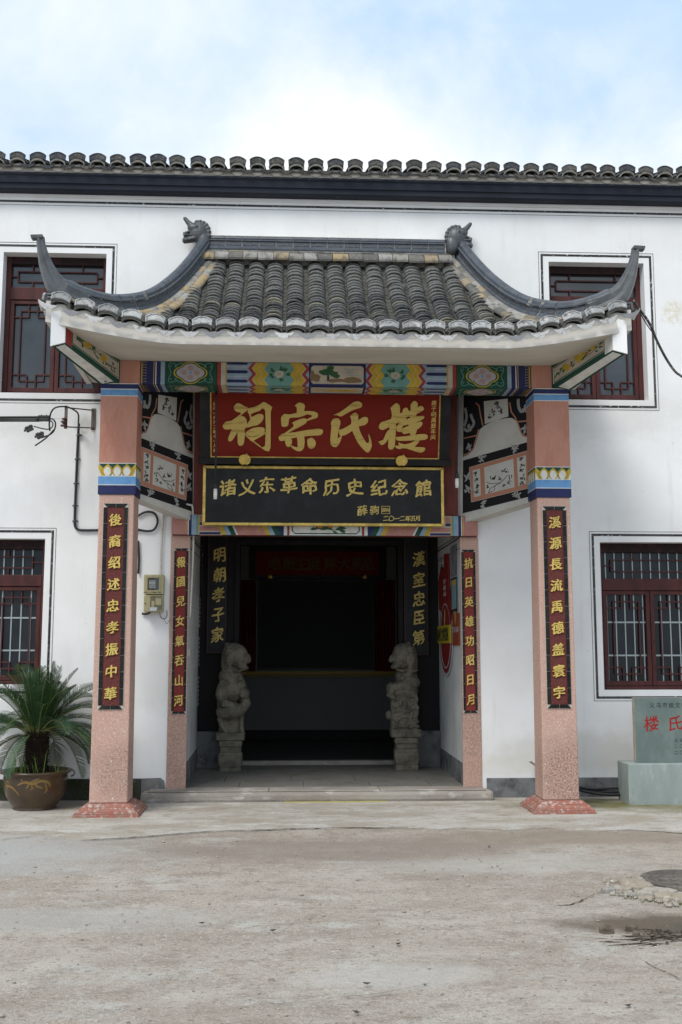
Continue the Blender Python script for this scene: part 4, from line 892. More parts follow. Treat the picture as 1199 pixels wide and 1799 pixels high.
# ---- wing walls with ink painting
def wing(sg):
    A = P(244, 870, PYB-.02); B = P(342, 915, WY-.03); A.z = B.z = 0
    ax, bx = P(935, 880, PYB-.02).x, P(809, 905, WY-.03).x; kx = (bx-ax)/(B.x-A.x)
    def MX(v): v = Vector(v); return v if sg < 0 else Vector((ax+(v.x-A.x)*kx, v.y, v.z))
    d = (B-A).normalized(); n = Vector((d.y, -d.x, 0))   # towards the passage axis / viewer (+x,-y)
    if n.x < 0: n = -n
    zA, zB = P(244, 876, PYB-.02).z, P(342, 917, WY-.03).z; th = .17; top = BZ1
    f = [A, B, B-n*th, A-n*th]
    bt = [Vector((f[0].x, f[0].y, zA)), Vector((f[1].x, f[1].y, zB)), Vector((f[2].x, min(f[2].y, WY-.002), zB+.01)), Vector((f[3].x, max(f[3].y, PYF+.03), zA+.01))]
    tp = [Vector((v.x, v.y, top)) for v in bt]
    mb_ = MB().hexa([MX(v) for v in bt], [MX(v) for v in tp])
    w_ = mb_.build('wing_wall', panelw, por)
    w_['label'] = ('left' if sg < 0 else 'right')+' wing wall painted with black and white flower panels'
    class WF(Frame):
        def __init__(s): s.o = A.copy(); s.u = d; s.v = Vector((0, 0, 1)); s.n = n
        def p(s, a, b, h=0): return MX(s.o+s.u*a+s.v*b+s.n*h)
    fr = WF()
    mn = n.copy()
    if sg > 0: mn = Vector((-n.x, n.y*abs(kx), 0)).normalized()
    umax = (B-A).length
    def zp(pts):  # zoomed-view picks of the left wing
        out = []
        for x, y in pts:
            q = hit(240+x*.1112, 700+y*.1112, A, n)-A; out.append((max(0.002, min(umax-.002, q.dot(d))), q.z))
        return out
    def pt(name, polys, m_, lv, st=0):
        return pieces(name, [([fr.p(a, b, .0003) for a, b in pl], mn*(.0005+lv*.0005+(st or .00002)*i)) for i, pl in enumerate(polys)], m_, w_, True)
    arch = [(60, 560), (150, 545), (185, 470), (215, 360), (245, 290), (290, 250), (350, 250), (480, 290), (560, 330), (640, 385), (690, 450), (715, 560), (745, 700), (770, 780), (830, 850), (890, 885)]
    pt('black_upper_field', [zp(arch+[(890, -150), (60, -220)])], inkblack, 1)
    pt('black_border', [zp([(60, 618), (890, 945), (815, 1050), (60, 753)]), zp([(50, 1363), (780, 1610), (890, 1790), (50, 1503)]), zp([(890, 945), (890, 1790), (780, 1610), (815, 1050)])], inkblack, 1)
    pt('brick_frame', [zp([(60, 755), (812, 1052), (782, 1610), (60, 1370)])], wingbrick, 2)
    pt('picture_ground', [zp([(115, 845), (225, 890), (205, 1340), (105, 1300)]), zp([(270, 905), (630, 1050), (610, 1480), (250, 1360)]), zp([(680, 1070), (770, 1100), (750, 1530), (665, 1500)]), zp([(345, -60), (640, -10), (625, 355), (335, 225)])], panelw, 3)
    pt('thin_line', [ribbon(zp(q), .0022) for q in ([(60, 600), (890, 930)], [(60, 758), (812, 1052)], [(812, 1052), (782, 1610)], [(60, 1366), (780, 1608)], [(60, 1515), (880, 1800)], [(60, 1535), (880, 1820)])], white, 3)
    pt('brick_outline', [ribbon(zp(q), .014) for q in ([(95, 540), (150, 535), (180, 470), (215, 340), (250, 240), (300, 150), (320, 0)], [(95, 290), (220, 310)], [(700, 440), (725, 560), (760, 740), (800, 810), (880, 860)], [(650, 380), (680, 200), (700, 60), (740, 20)], [(725, 540), (885, 590)])], wingbrick, 4)
    rr = random.Random(31)
    scl = [ribbon(zp(smooth2(q, 3)), .03) for q in ([(215, -60), (210, 60), (180, 140), (150, 130), (150, 90)], [(120, 30), (130, 90), (110, 150)], [(800, 200), (780, 280), (760, 340), (790, 420), (830, 400), (810, 370)], [(870, 100), (850, 250), (880, 400)], [(790, 440), (840, 470), (880, 430)])]
    pt('cloud_scroll', scl, inkgrey, 4, .0001)
    lf = []
    def cluster(cx_, cy_, n_, R_, l0, l1, w0):
        c = zp([(cx_, cy_)])[0]
        for k in range(n_):
            a = rr.uniform(0, 6.28); rad = rr.uniform(0, R_)
            lf.append(leaf((c[0]+rad*math.cos(a), c[1]+rad*math.sin(a)), rr.uniform(l0, l1), w0, rr.uniform(0, 6.28)))
    for (a, b) in ((250, 740), (660, 910), (220, 1480), (640, 1640), (130, 420), (815, 720), (830, 1200), (825, 1400)): cluster(a, b, 11, .025, .03, .06, .017)
    pt('white_blossom', lf, inkgrey, 4, .00004)
    lf = []
    for (a, b) in ((350, 1110), (310, 1200), (320, 1280), (380, 1330), (440, 1230), (580, 1350), (390, 1100)): cluster(a, b, 9, .018, .012, .024, .009)
    for (a, b) in ((170, 900), (160, 1000), (165, 1100), (150, 1200), (155, 1290), (740, 1150), (720, 1250), (710, 1350), (715, 1440), (460, 80), (520, 160), (560, 230), (420, 150), (480, 20)): cluster(a, b, 10, .02, .015, .03, .008)
    pt('ink_foliage', lf, ink, 4, .00003)
    pt('ink_branch', [ribbon(zp(smooth2(q, 3)), .006) for q in ([(340, 1170), (420, 1290), (490, 1340), (500, 1410), (580, 1460)], [(420, 1290), (540, 1310), (600, 1280)], [(490, 1340), (550, 1390), (570, 1450)])]+[disc(zp([(510, 1225)])[0], .022, .014), leaf(zp([(480, 1170)])[0], .06, .016, -.9), leaf(zp([(540, 1250)])[0], .05, .01, 1.4)], ink, 5, .0001)
    return w_
wing(-1); wing(1)

# ---- roof surfaces
YE, YR = 9.0, 10.72
def lift(x):
    a = max(0, (abs(x-XC)-1.45)/1.12); return .235*a**1.35
def SZ(x, y):
    t_ = max(0, (y-YE)/(10.7-YE)); return 4.285+1.215*t_**1.38+lift(x)*max(0, 1-t_)**1.2
HIP = [(1.345, 10.83, 5.70), (1.42, 10.62, 5.475), (1.50, 10.40, 5.255), (1.585, 10.15, 5.04), (1.685, 9.88, 4.83), (1.79, 9.65, 4.675), (1.91, 9.45, 4.575), (2.06, 9.29, 4.515), (2.23, 9.18, 4.515), (2.40, 9.10, 4.555), (2.56, 9.04, 4.62)]
HIPs = smooth2(HIP, 3)
def hipY(dx):
    if dx < HIP[0][0]: return YR
    for i in range(len(HIPs)-1):
        if HIPs[i][0] <= dx <= HIPs[i+1][0]: t_ = (dx-HIPs[i][0])/(HIPs[i+1][0]-HIPs[i][0]); return HIPs[i][1]+(HIPs[i+1][1]-HIPs[i][1])*t_
    return 9.04
rfo = por
DXE = 2.60   # half width of eave
deck = MB(); NX = 60; NY = 16
for side in (0, 1):
    pass
vs = []
for i in range(NX+1):
    x = XC-DXE+2*DXE*i/NX; y1 = min(YR+.1, hipY(abs(x-XC))+.02)
    for j in range(NY+1):
        y = YE-.03+(y1-YE+.03)*j/NY; vs.append((x, y, SZ(x, y)-.035))
fs = []
for i in range(NX):
    for j in range(NY): a = i*(NY+1)+j; fs.append((a, a+NY+1, a+NY+2, a+1))
deck.add(vs, fs)
for sg in (-1, 1):   # side slopes, falling outwards from the hip to the side eave
    vs = []; n = len(HIPs)
    for (dx, y, z) in HIPs:
        for k in range(5):
            t_ = k/4; xo = dx+(DXE-dx)*t_; vs.append((XC+sg*xo, y, z-.06-(z-.06-4.47)*t_**.8 if z > 4.5 else z-.06))
    fs = []
    for i in range(n-1):
        for k in range(4): a = i*5+k; fs.append((a, a+1, a+6, a+5) if sg < 0 else (a, a+5, a+6, a+1))
    deck.add(vs, fs)
dk = deck.build('roof_deck', pan, rfo, fix=False)
# pan tiles: short curved courses lying between the cover tile columns
pitchP = .2045; NC = 25; pans = MB(); covers = []
for i in range(NC+1):
    x = XC+(i-NC/2)*pitchP; y1 = hipY(abs(x-XC)); y = YE-.02
    if abs(x-XC) > DXE-.02: continue
    while y < y1-.05:
        z = SZ(x, y); z2 = SZ(x, y+.13); w_ = pitchP*.5; e = random.uniform(-.004, .004)
        n = 4; vs = []
        for j in range(n+1):
            u = -1+2*j/n
            for yy, zz in ((y, z-.012), (y+.13, z2-.028), (y, z-.024)): vs.append((x+w_*u*.9, yy, zz+.022*u*u+e))
        pans.add(vs, [(3*j, 3*j+3, 3*j+4, 3*j+1) for j in range(n)]+[(3*j+2, 3*j+5, 3*j+3, 3*j) for j in range(n)])
        y += .078+random.uniform(-.006, .006)
po_ = pans.build('pan_tiles', pan, rfo, fix=False); po_['kind'] = 'stuff'
covM = [arch_mesh('cover_tile', w_, h_, .13, .0135, tile, n=10) for w_, h_ in ((.172, .052), (.166, .05), (.176, .054), (.17, .056))]
cand = []
for i in range(NC):
    x = XC+(i-(NC-1)/2)*pitchP; y1 = hipY(abs(x-XC))-(.07 if abs(x-XC) > 1.3 else .03)
    if y1-YE < .25: 
        y = YE+.05
        while y < y1-.02: cand.append((x, y, 9)); y += .075
        continue
    y = YE+.03; row = random.uniform(-.01, .01); x_ = x; drift = random.uniform(-.008, .008)
    while y < y1:
        x_ = x+row+drift*math.sin((y-YE)*4+i); st = .078+random.uniform(-.007, .007); cand.append((x_, y, i)); y += st/(math.sqrt(1+((SZ(x, y+.05)-SZ(x, y-.05))/.1)**2))
def place_cover(x, y, mi, par):
    sl_ = math.atan((SZ(x, y+.06)-SZ(x, y-.02))/.08); z = SZ(x, y)+.006+random.uniform(-.003, .004)
    return z, sl_
extra_cov = MB()
cand.sort(key=lambda c: c[1])
for k, (x, y, i) in enumerate(cand):
    z, sl_ = place_cover(x, y, 0, rfo); mi = random.choice(covM); rot = (sl_-.17+random.uniform(-.035, .035), random.uniform(-.05, .05), random.uniform(-.05, .05))
    if random.random() < .05: rot = (rot[0]+random.uniform(-.08, .04), rot[1]+random.uniform(-.12, .12), rot[2]+random.uniform(-.16, .16)); z += .006
    if k < 292: inst(mi, 'cover_tile', rfo, (x, y, z), rot)
    else:
        from mathutils import Euler
        R_ = Euler(rot).to_matrix(); extra_cov.add([R_ @ v.co+Vector((x, y, z)) for v in mi.vertices], [tuple(p.vertices) for p in mi.polygons])
if extra_cov.v: e_ = extra_cov.build('upper_cover_tiles', tile, rfo, fix=False); e_['kind'] = 'stuff'
print('cover tiles', len(cand))
# eave: caps, stacked arches, drips, mortar fascia
capB = fan_mesh('cap_tile', .178, .092, capm, 1.0); dripB = drip_mesh('drip_tile', .170, .046, dripm, .016, .018); archB = arch_mesh('arch_tile', .176, .05, .09, .007, archdk)
for i in range(NC):
    x = XC+(i-(NC-1)/2)*pitchP; z = SZ(x, YE)
    inst(capB, 'cap_tile', rfo, (x, YE-.075, z+.004), (math.radians(-14)+random.uniform(-.08, .08), -math.atan(lift(x+.05)-lift(x-.05))*8*.9+random.uniform(-.04, .04), random.uniform(-.05, .05)))
    for k in range(3): inst(archB, 'arch_tile', rfo, (x, YE-.068+.01*k, z-.047+.0155*k), (.25, random.uniform(-.02, .02)-(lift(x+.05)-lift(x-.05))*9, 0))
for i in range(NC+1):
    x = XC+(i-NC/2)*pitchP; z = SZ(x, YE); sl2 = math.atan((lift(x+.1)-lift(x-.1))/.2)
    inst(dripB, 'drip_tile', rfo, (x, YE-.115, z-.070), (math.radians(14)+random.uniform(-.1, .1), -sl2+random.uniform(-.05, .05), random.uniform(-.06, .06)))
for sg in (-1, 1):   # side eave drips, seen from below behind the corner brackets
    for k in range(9):
        y = 9.1+k*.2; x = XC+sg*(DXE+.06)
        inst(dripB, 'drip_tile', rfo, (x, y, 4.50-.06*min(1, k/3)), (math.radians(8), 0, sg*math.pi/2)); inst(capB, 'cap_tile', rfo, (x, y+.1, 4.56-.06*min(1, k/3)), (math.radians(-12), 0, sg*math.pi/2))
fas = MB(); sof = MB(); n = 50
def fz(x): return 4.128+lift(x)*.78          # soffit front edge height
xsf = [XC-DXE+.02+(2*DXE-.04)*i/n for i in range(n+1)]
vs = []
for x in xsf:
    zt = SZ(x, YE)-.035; zb = fz(x); vs += [(x, YE-.03, zt), (x, YE-.045, zb), (x, YE+.05, zb), (x, YE+.05, zt)]
for i in range(NC):   # short rounded mortar packing under each arch, set back behind the drips
    x = XC+(i-(NC-1)/2)*pitchP; fas.ell((x, YE-.03, SZ(x, YE)-.05), (.07, .012, .04), 12, 6)
fs = []
for i in range(n): 
    a = i*4; fs += [(a+1, a+5, a+4, a), (a+2, a+6, a+5, a+1), (a, a+4, a+7, a+3)]
fas2 = MB(); fas2.add(vs, fs); fas.add(fas2.v, fas2.f)
for i in range(NC): x = XC+(i-(NC-1)/2)*pitchP; pass
for sg in (-1, 1):
    xo = XC+sg*(DXE-.02); fas.hexa([(xo, YE-.04, fz(xo)), (xo-sg*.05, YE-.04, fz(xo)), (xo-sg*.05, WY-.002, 4.24), (xo, WY-.002, 4.24)], [(xo, YE-.04, 4.5), (xo-sg*.05, YE-.04, 4.5), (xo-sg*.05, WY-.002, 4.42), (xo, WY-.002, 4.42)])
fas.build('eave_mortar', mortar, rfo, smooth=False)
xl, xr = P(210, 637, PYF).x, P(975, 645, PYF).x
vs = []; fs = []; m_n = 8
for i, x in enumerate(xsf):
    if x < xl: t_ = (x-xsf[0])/(xl-xsf[0]); bx_, by_, bz_ = x+(xl-x)*t_*0+0, YE+.06+(PYF-YE-.06)*t_, fz(x)+(BZ1+.006-fz(x))*t_
    elif x > xr: t_ = (xsf[-1]-x)/(xsf[-1]-xr); bx_, by_, bz_ = x, YE+.06+(PYF-YE-.06)*t_, fz(x)+(BZ1+.006-fz(x))*t_
    else: bx_, by_, bz_ = x, PYF+.03, BZ1+.006
    for k in range(m_n+1):
        t_ = k/m_n; vs.append((x, YE-.03+(by_-YE+.03)*t_, fz(x)+(bz_-fz(x))*t_))
for i in range(n):
    for k in range(m_n): a = i*(m_n+1)+k; fs.append((a, a+1, a+m_n+2, a+m_n+1))
sof.add(vs, fs)
for sg, xi in ((-1, xl), (1, xr)):
    xo = XC+sg*(DXE-.06); q = [(xo, YE, fz(xo)), (xi, PYF, BZ1+.006), (xi, WY-.002, BZ1+.006), (xo, WY-.002, 4.26)]
    sof.add(q, [(0, 1, 2, 3)])
sof.build('soffit', soffm, rfo, fix=False)
# ---- main ridge: moulded glazed pieces, joints, and rows of small tiles beneath
rx0, rx1 = P(365, 435, 10.72).x, P(783, 440, 10.72).x; rz = 5.682; RH = .79; npc = 14; pw_ = (rx1-rx0)/npc
sec = [(0, 0), (-.055, 0), (-.062, .02), (-.062, .055), (-.05, .066), (-.046, .07), (-.046, .125), (-.06, .132), (-.06, .148), (-.05, .152), (-.056, .165), (-.05, .195), (0, .2)]
for i in range(npc):
    a, b = rx0+i*pw_+.0035, rx0+(i+1)*pw_-.0035; m_ = MB(); vs = []
    for x in (a, b): vs += [(x, 10.79+s_[0], rz+s_[1]*RH) for s_ in sec]
    k = len(sec); m_.add(vs, [(j, (j+1) % k, (j+1) % k+k, j+k) for j in range(k)]+[tuple(range(k)), tuple(range(2*k-1, k-1, -1))])
    r_ = m_.build('ridge_tile', glaze, rfo, at=Vector(((a+b)/2, 10.79, rz))-org(rfo))
    MB().box(a+.008, b-.008, 10.7405, 10.7445, rz+.074*RH, rz+.121*RH).build('carved_band', glaze_carved, r_)
MB().box(rx0-.01, rx1+.01, 10.750, 10.80, rz+.002, rz+.196*RH).build('ridge_joint_mortar', jointm, rfo)
MB().box(rx0-.01, rx1+.01, 10.74, 10.845, rz+.2*RH, rz+.207*RH).build('ridge_top_mortar', jointm, rfo)
smallarch = arch_mesh('ridge_foot_tile', .1, .045, .165, .012, tile_light, n=7)
x = rx0-.08
while x < rx1+.06:   # lying along the ridge
    l_ = random.uniform(.145, .17)
    inst(smallarch, 'ridge_foot_tile', rfo, (x, 10.685, rz-.098+random.uniform(-.006, .004)), (math.radians(38), 0, -math.pi/2), (1, l_/.165, 1)) if False else None
    o = inst(smallarch, 'ridge_foot_tile', rfo, (x, 10.665, rz-.098+random.uniform(-.006, .006)), (0, 0, 0), (1, 1, 1))
    o.rotation_euler = (Matrix.Rotation(math.radians(42), 4, 'X') @ Matrix.Rotation(-math.pi/2, 4, 'Z')).to_euler(); o.scale = (1.55+random.uniform(-.08, .08), l_/.165*.96, 1)
    x += l_
thin = MB().box(0, .15, -.05, .05, 0, .016).mesh('ridge_bed_tile', tile_light)
x = rx0-.09
while x < rx1+.05:
    l_ = random.uniform(.12, .2); inst(thin, 'ridge_bed_tile', rfo, (x, 10.72, rz-.03+random.uniform(-.005, .004)), (math.radians(20), random.uniform(-.02, .02), random.uniform(-.04, .04)), ((l_-.006)/.155, 1, 1)); x += l_
MB().box(rx0-.1, rx1+.1, 10.735, 10.84, rz-.16, rz).build('ridge_bed_mortar', archm, rfo)
# ---- hip ridges, side tiles, horns and dragon heads
def frame_at(i, sg):
    a = Vector(HIPs[max(i-1, 0)]); b = Vector(HIPs[min(i+1, len(HIPs)-1)]); t_ = (b-a).normalized(); return t_
hsec = [(-.06, -.03), (-.066, .0), (-.06, .035), (-.046, .044), (-.046, .088), (-.062, .096), (-.064, .11), (-.052, .118), (-.05, .145), (-.028, .168), (0, .175), (.028, .168), (.05, .145), (.052, .118), (.064, .11), (.062, .096), (.046, .088), (.046, .044), (.06, .035), (.066, 0), (.06, -.03)]
csec = [(-.0475, .048), (-.0475, .084), (-.044, .084), (-.044, .048)]
for sg in (-1, 1):
    pts = [Vector((XC+sg*p_[0], p_[1], p_[2]-.01)) for p_ in HIPs]
    # resample evenly
    cum = [0]
    for i in range(1, len(pts)): cum.append(cum[-1]+(pts[i]-pts[i-1]).length)
    def at(s_):
        s_ = max(0, min(cum[-1], s_))
        for i in range(len(pts)-1):
            if s_ <= cum[i+1]: return pts[i].lerp(pts[i+1], (s_-cum[i])/max(1e-9, cum[i+1]-cum[i]))
        return pts[-1]
    npc = 14; ln = cum[-1]*.965/npc
    sd_ = Vector((sg*.8, -.6, 0)) if False else None
    for k in range(npc):
        s0, s1 = k*ln+.0032, (k+1)*ln-.0032
        path = [at(s0), at((s0+s1)/2), at(s1)]
        t_ = (path[2]-path[0]).normalized(); tt = (at(s1+.15)-at(s0-.15)).normalized(); lat = tt.cross(Vector((0, 0, 1))).normalized()*(1 if sg < 0 else 1)
        m_ = MB().sweep(path, hsec, side=[lat]*3); r_ = m_.build('hip_tile', glaze, rfo, at=path[1]-org(rfo))
        for s2 in (-1, 1):
            MB().sweep(path, [(s2*-a, b) for a, b in csec] if s2 > 0 else csec, side=[lat]*3).build('carved_band', glaze_carved, r_)
    MB().sweep([at(i*cum[-1]*.955/24) for i in range(25)], [(a*.95, b*.99) for a, b in hsec]).build('hip_joint_mortar', MATS['cap_arch_tile'], rfo)
    MB().sweep([at(i*cum[-1]/24)+Vector((0, 0, -.055)) for i in range(25)], [(-.075, -.05), (-.075, .03), (.075, .03), (.075, -.05)]).build('hip_bed_mortar', mat('dirty_bed_mortar', (.2, .185, .16), .95, [(20, (.09, .085, .075), .45, .65), (40, (.34, .32, .29), .6, .75)], bump=(40, .8, .012)) if sg < 0 else MATS['dirty_bed_mortar'], rfo)
    # edge tiles lying along the hip, on the inner (front) side: two overlapping rows (the left side mirrors the right)
    s_ = .06
    mirr = lambda v: v if sg > 0 else Vector((2*XC-v.x, v.y, v.z))
    while s_ < cum[-1]-.12:
        p_ = mirr(at(s_)); t_ = (mirr(at(s_+.05))-mirr(at(s_-.05))).normalized(); lat = t_.cross(Vector((0, 0, 1))).normalized()
        if lat.x > 0: lat = -lat
        if lat.y > 0 and abs(lat.y) > abs(lat.x): lat = -lat
        for row, (off, dz) in enumerate(((.085, -.048), (.14, -.085))):
            if row == 1 and s_ > cum[-1]*.74: continue
            c = p_+lat*off+Vector((0, 0, dz+random.uniform(-.006, .006)))
            zmin = SZ(c.x, c.y)+.012+(.03 if row == 0 else .015)
            if c.z < zmin: c.z = zmin
            rm = Matrix((lat, t_, lat.cross(t_))).transposed()
            if rm.determinant() < 0: rm = Matrix((-lat, t_, (-lat).cross(t_))).transposed()
            tilt = Matrix.Rotation(math.radians(-16 if rm.col[0].dot(lat) < 0 else 16)+random.uniform(-.06, .06), 3, 'Y'); rt_ = rm @ tilt
            if sg < 0: MXm = Matrix(((-1, 0, 0), (0, 1, 0), (0, 0, 1))); rt_ = MXm @ rt_ @ MXm
            o = inst(smallarch, 'hip_edge_tile', rfo, mirr(c-t_*.07), rt_.to_euler(), (1.1 if row else .95, .93, .8))
        s_ += .135
    # horn
    base = at(cum[-1]*.965); yh = base.y
    hp = [(-.0, 0, .0), (.05, -.01, .035), (.10, -.02, .10), (.14, -.03, .19), (.172, -.035, .29), (.192, -.04, .39), (.205, -.04, .47), (.212, -.04, .53)]
    path = [base+Vector((sg*a-.0, b, c-.0)) for a, b, c in hp]; t0 = (at(cum[-1])-at(cum[-1]-.2)).normalized()
    path = [base-t0*.22, base-t0*.1]+path
    lat0 = t0.cross(Vector((0, 0, 1))).normalized()
    hs = [(-.06, -.035), (-.066, .02), (-.05, .05), (-.056, .1), (-.03, .16), (0, .175), (.03, .16), (.056, .1), (.05, .05), (.066, .02), (.06, -.035)]
    scs = [(1.02, 1.02), (1.05, 1.03), (1.08, 1.05), (1.04, 1.0), (.96, .85), (.84, .68), (.7, .54), (.58, .42), (.48, .35), (.46, .34)]
    hm = MB().sweep(path, hs, side=[lat0]*len(path), scales=scs); h_ = hm.build('corner_horn', horn, rfo, smooth=False, bevel=.004)
    tp = path[-1]; inwx = -sg
    MB().hexa([tp+Vector((inwx*.05, -.03, -.015)), tp+Vector((-inwx*.05, -.03, -.03)), tp+Vector((-inwx*.05, .03, -.03)), tp+Vector((inwx*.05, .03, -.015))], [tp+Vector((inwx*.045, -.03, .02)), tp+Vector((-inwx*.062, -.035, .012)), tp+Vector((-inwx*.062, .035, .012)), tp+Vector((inwx*.045, .03, .02))]).build('horn_tip', horn, h_, bevel=.008)
    for k, zz in enumerate((-.03, .0, .03)):
        MB().box(base.x-.07+sg*.03, base.x+.07+sg*.03, yh-.1, yh+.02, base.z+zz-.05, base.z+zz-.028).build('horn_foot_ring', horn, h_, bevel=.006)
    # dragon head at the top end of the hip
    D = P(345 if sg < 0 else 800, 400 if sg < 0 else 412, 10.72); D = Vector((XC+sg*1.375-.06, 10.74, 5.865)); blobs = MB()
    def bl(dx, dz, rx, rz_, ry=.06, rot=0, dy=0): blobs.ell((D.x+sg*dx, D.y+dy, D.z+dz), (rx, ry, rz_), 14, 10, Matrix.Rotation(-sg*rot, 3, 'Y'))
    bl(0, 0, .1, .115, .062); bl(-.05, -.09, .07, .11, .06); bl(.04, .045, .085, .055, .058, .3)
    for k in range(8):
        a = math.radians(75+k*20); bl(-.005+.105*math.cos(a), .0+.12*math.sin(a), .026, .026, .035)
    for k in range(12): bl(.03+k*.0105, .055+.0035*k+.0005*k*k, .046-k*.0020, .042-k*.0019, .045-k*.002, .6)      # horn-like snout curl
    for k in range(7): bl(.045+k*.017, -.07-k*.003, .038-k*.002, .032, .05-k*.003, -.3)           # lower jaw
    for k in range(5): bl(.08+k*.018, .02-k*.008, .032-k*.004, .016, .03, -.5)                       # tongue / upper lip
    bl(.145, -.03, .018, .035, .04); bl(.12, -.085, .04, .03, .045); bl(.02, .05, .022, .022, .075); 
    for k in range(4): bl(.09+k*.02, -.035, .009, .016, .045)
    ob = blobs.build('dragon_head', horn, rfo, fix=False)
    rm_ = ob.modifiers.new('remesh', 'REMESH'); rm_.mode = 'VOXEL'; rm_.voxel_size = .007; rm_.use_smooth_shade = True
# ---- corner brackets (painted hip beams under the eave)
def bracket(sg):
    def MX(v): v = Vector(v); return v if sg < 0 else Vector((2*XC-v.x, v.y, v.z))
    e0, e1 = P(91, 607, 8.93), P(114, 601, 8.99); p0, p1 = P(178, 690, PYF-.005), P(211, 673, PYF+.02)
    th = .14
    # bottom edge line (front/inner): tip t1 -> pillar k1 ; outer: t0 -> k0
    t1 = Vector((e1.x, 9.0, e1.z)); t0 = Vector((e0.x, 8.95, e0.z)); k1 = Vector((P(210, 676, PYF).x, PYF+.004, 4.0)); k0 = Vector((PL0+.0, PYF+.05, 3.975))
    H0 = .245; T1 = t1+Vector((0, 0, H0)); T0 = t0+Vector((0, 0, H0)); K1 = k1+Vector((0, 0, .225)); K0 = k0+Vector((0, 0, .25))
    o_ = MB().hexa([MX(v) for v in (t0, t1, k1, k0)], [MX(v) for v in (T0, T1, K1, K0)]).build('corner_bracket', green, por)
    o_['label'] = ('left' if sg < 0 else 'right')+' slanting corner bracket painted with yellow fruit'
    u = (k1-t1); nrm = u.cross(T1-t1).normalized()
    if nrm.y > 0: nrm = -nrm
    def q(a, b, h=.0006): return MX(t1+(k1-t1)*a+(T1-t1).lerp(K1-k1, a)*b+nrm*h)
    mn = nrm if sg < 0 else Vector((-nrm.x, nrm.y, nrm.z))
    def fp(name, polys, m_, lv):
        return pieces(name, [([q(a, b) for a, b in pl], mn*(.0006+.0006*lv+.00004*i)) for i, pl in enumerate(polys)], m_, o_, True)
    fp('white_picture', [rect(.13, .955, .2, .8)], cream, 0); fp('white_line', loopr([(.12, .15), (.97, .15), (.97, .86), (.12, .86)], .012), white, 0)
    fp('bare_red_end', [rect(0, .12, 0, 1)], redp if sg < 0 else white, 0)
    rr = random.Random(41+sg)
    def Lf(c, l_, w_, a): return [(x, max(.2, min(.8, .5+(y-.5)))) for x, y in [(c[0]+(px_-c[0]), c[1]+(py_-c[1])*2.4) for px_, py_ in leaf(c, l_, w_, a)]]
    cl = lambda pl: [(max(.14, min(.95, a)), max(.21, min(.79, b))) for a, b in pl]
    lv_ = [cl(Lf((rr.uniform(.2, .9), rr.uniform(.38, .62)), rr.uniform(.05, .09), .03, rr.uniform(0, 6.28))) for _ in range(26)]
    fp('painted_leaves', lv_, leafg, 1); fp('painted_branch', [ribbon([(.18, .5), (.35, .4), (.55, .58), (.75, .42), (.92, .5)], .02)], ink, 1)
    fr_ = [disc((a, b), .04, .11, 10) for a, b in (((.36, .5), (.41, .6), (.66, .45), (.70, .58)) if sg < 0 else ((.3, .6), (.52, .45), (.56, .6), (.47, .55), (.72, .42), (.76, .55)))]
    fp('painted_fruit', fr_, yellow, 3); fp('fruit_blush', [disc((a, b), .016, .05, 8) for a, b in ((.37, .5), (.67, .47))], orange, 4)
    # underside
    nb = (k1-t1).cross(t0-t1).normalized()
    if nb.z > 0: nb = -nb
    def qb(a, b, h=.0006): return MX(t1.lerp(k1, a)+(t0.lerp(k0, a)-t1.lerp(k1, a))*b+nb*h)
    mb2 = nb if sg < 0 else Vector((-nb.x, nb.y, nb.z))
    def bp(name, polys, m_, lv):
        return pieces(name, [([qb(a, b) for a, b in pl], mb2*(.0006+.0006*lv+.00004*i)) for i, pl in enumerate(polys)], m_, o_, True)
    bp('underside_picture', [rect(.03, .93, .16, .84)], white, 0)
    bp('underside_leaves', [cl(Lf((rr.uniform(.1, .9), rr.uniform(.38, .62)), rr.uniform(.05, .09), .035, rr.uniform(0, 6.28))) for _ in range(24)], leafg, 1)
    bp('underside_blossom', [disc((a, .5), .03, .14, 8, .2, rr) for a in (.2, .42, .6, .82)], blue if sg < 0 else pinkp, 2)
    # whitewashed end block
    MB().hexa([MX(v) for v in (t0+Vector((-.012, -.02, -.004)), t1+Vector((.004, -.02, -.004)), t1+Vector((.004, .0, -.003)), t0+Vector((-.012, .0, -.003)))], [MX(v) for v in (T0+Vector((-.012, -.02, .05)), T1+Vector((.004, -.02, .05)), T1+Vector((.004, .0, .05)), T0+Vector((-.012, .0, .05)))]).build('white_end_block', plaster, o_)
bracket(-1); bracket(1)

# ================================================================== PLAQUES
# red plaque, leaning forward
rp0 = Vector((P(572, 803, 10.60).x, 10.60, P(572, 803, 10.60).z)); topY = 10.42; ztop = P(572, 693, topY).z
vdir = Vector((0, topY-10.60, ztop-rp0.z)).normalized(); fr = Frame((XC+.0, 10.60, rp0.z), (1, 0, 0), vdir)
bl_, br_ = fr.px(376, 803), fr.px(768, 806); hgt = fr.px(572, 692)[1]; rw0, rw1 = bl_[0], br_[0]
tl_ = fr.px(368, 693)[0]; tr_ = fr.px(774, 694)[0]; rw0 = (rw0+tl_)/2; rw1 = (rw1+tr_)/2
pq = thing('red_name_plaque', 'red signboard with four large gold characters under the painted beam', 'signboard', (XC, 10.6, rp0.z-.07))
def slab(fr_, a0, a1, b0, b1, h0, h1): 
    m_ = MB(); return m_.prism([fr_.p(a, b, h0) for a, b in rect(a0, a1, b0, b1)], fr_.n*(h1-h0))
slab(fr, rw0, rw1, 0, hgt+.03, -.03, 0).build('board', redboard, pq)
fw_ = .115
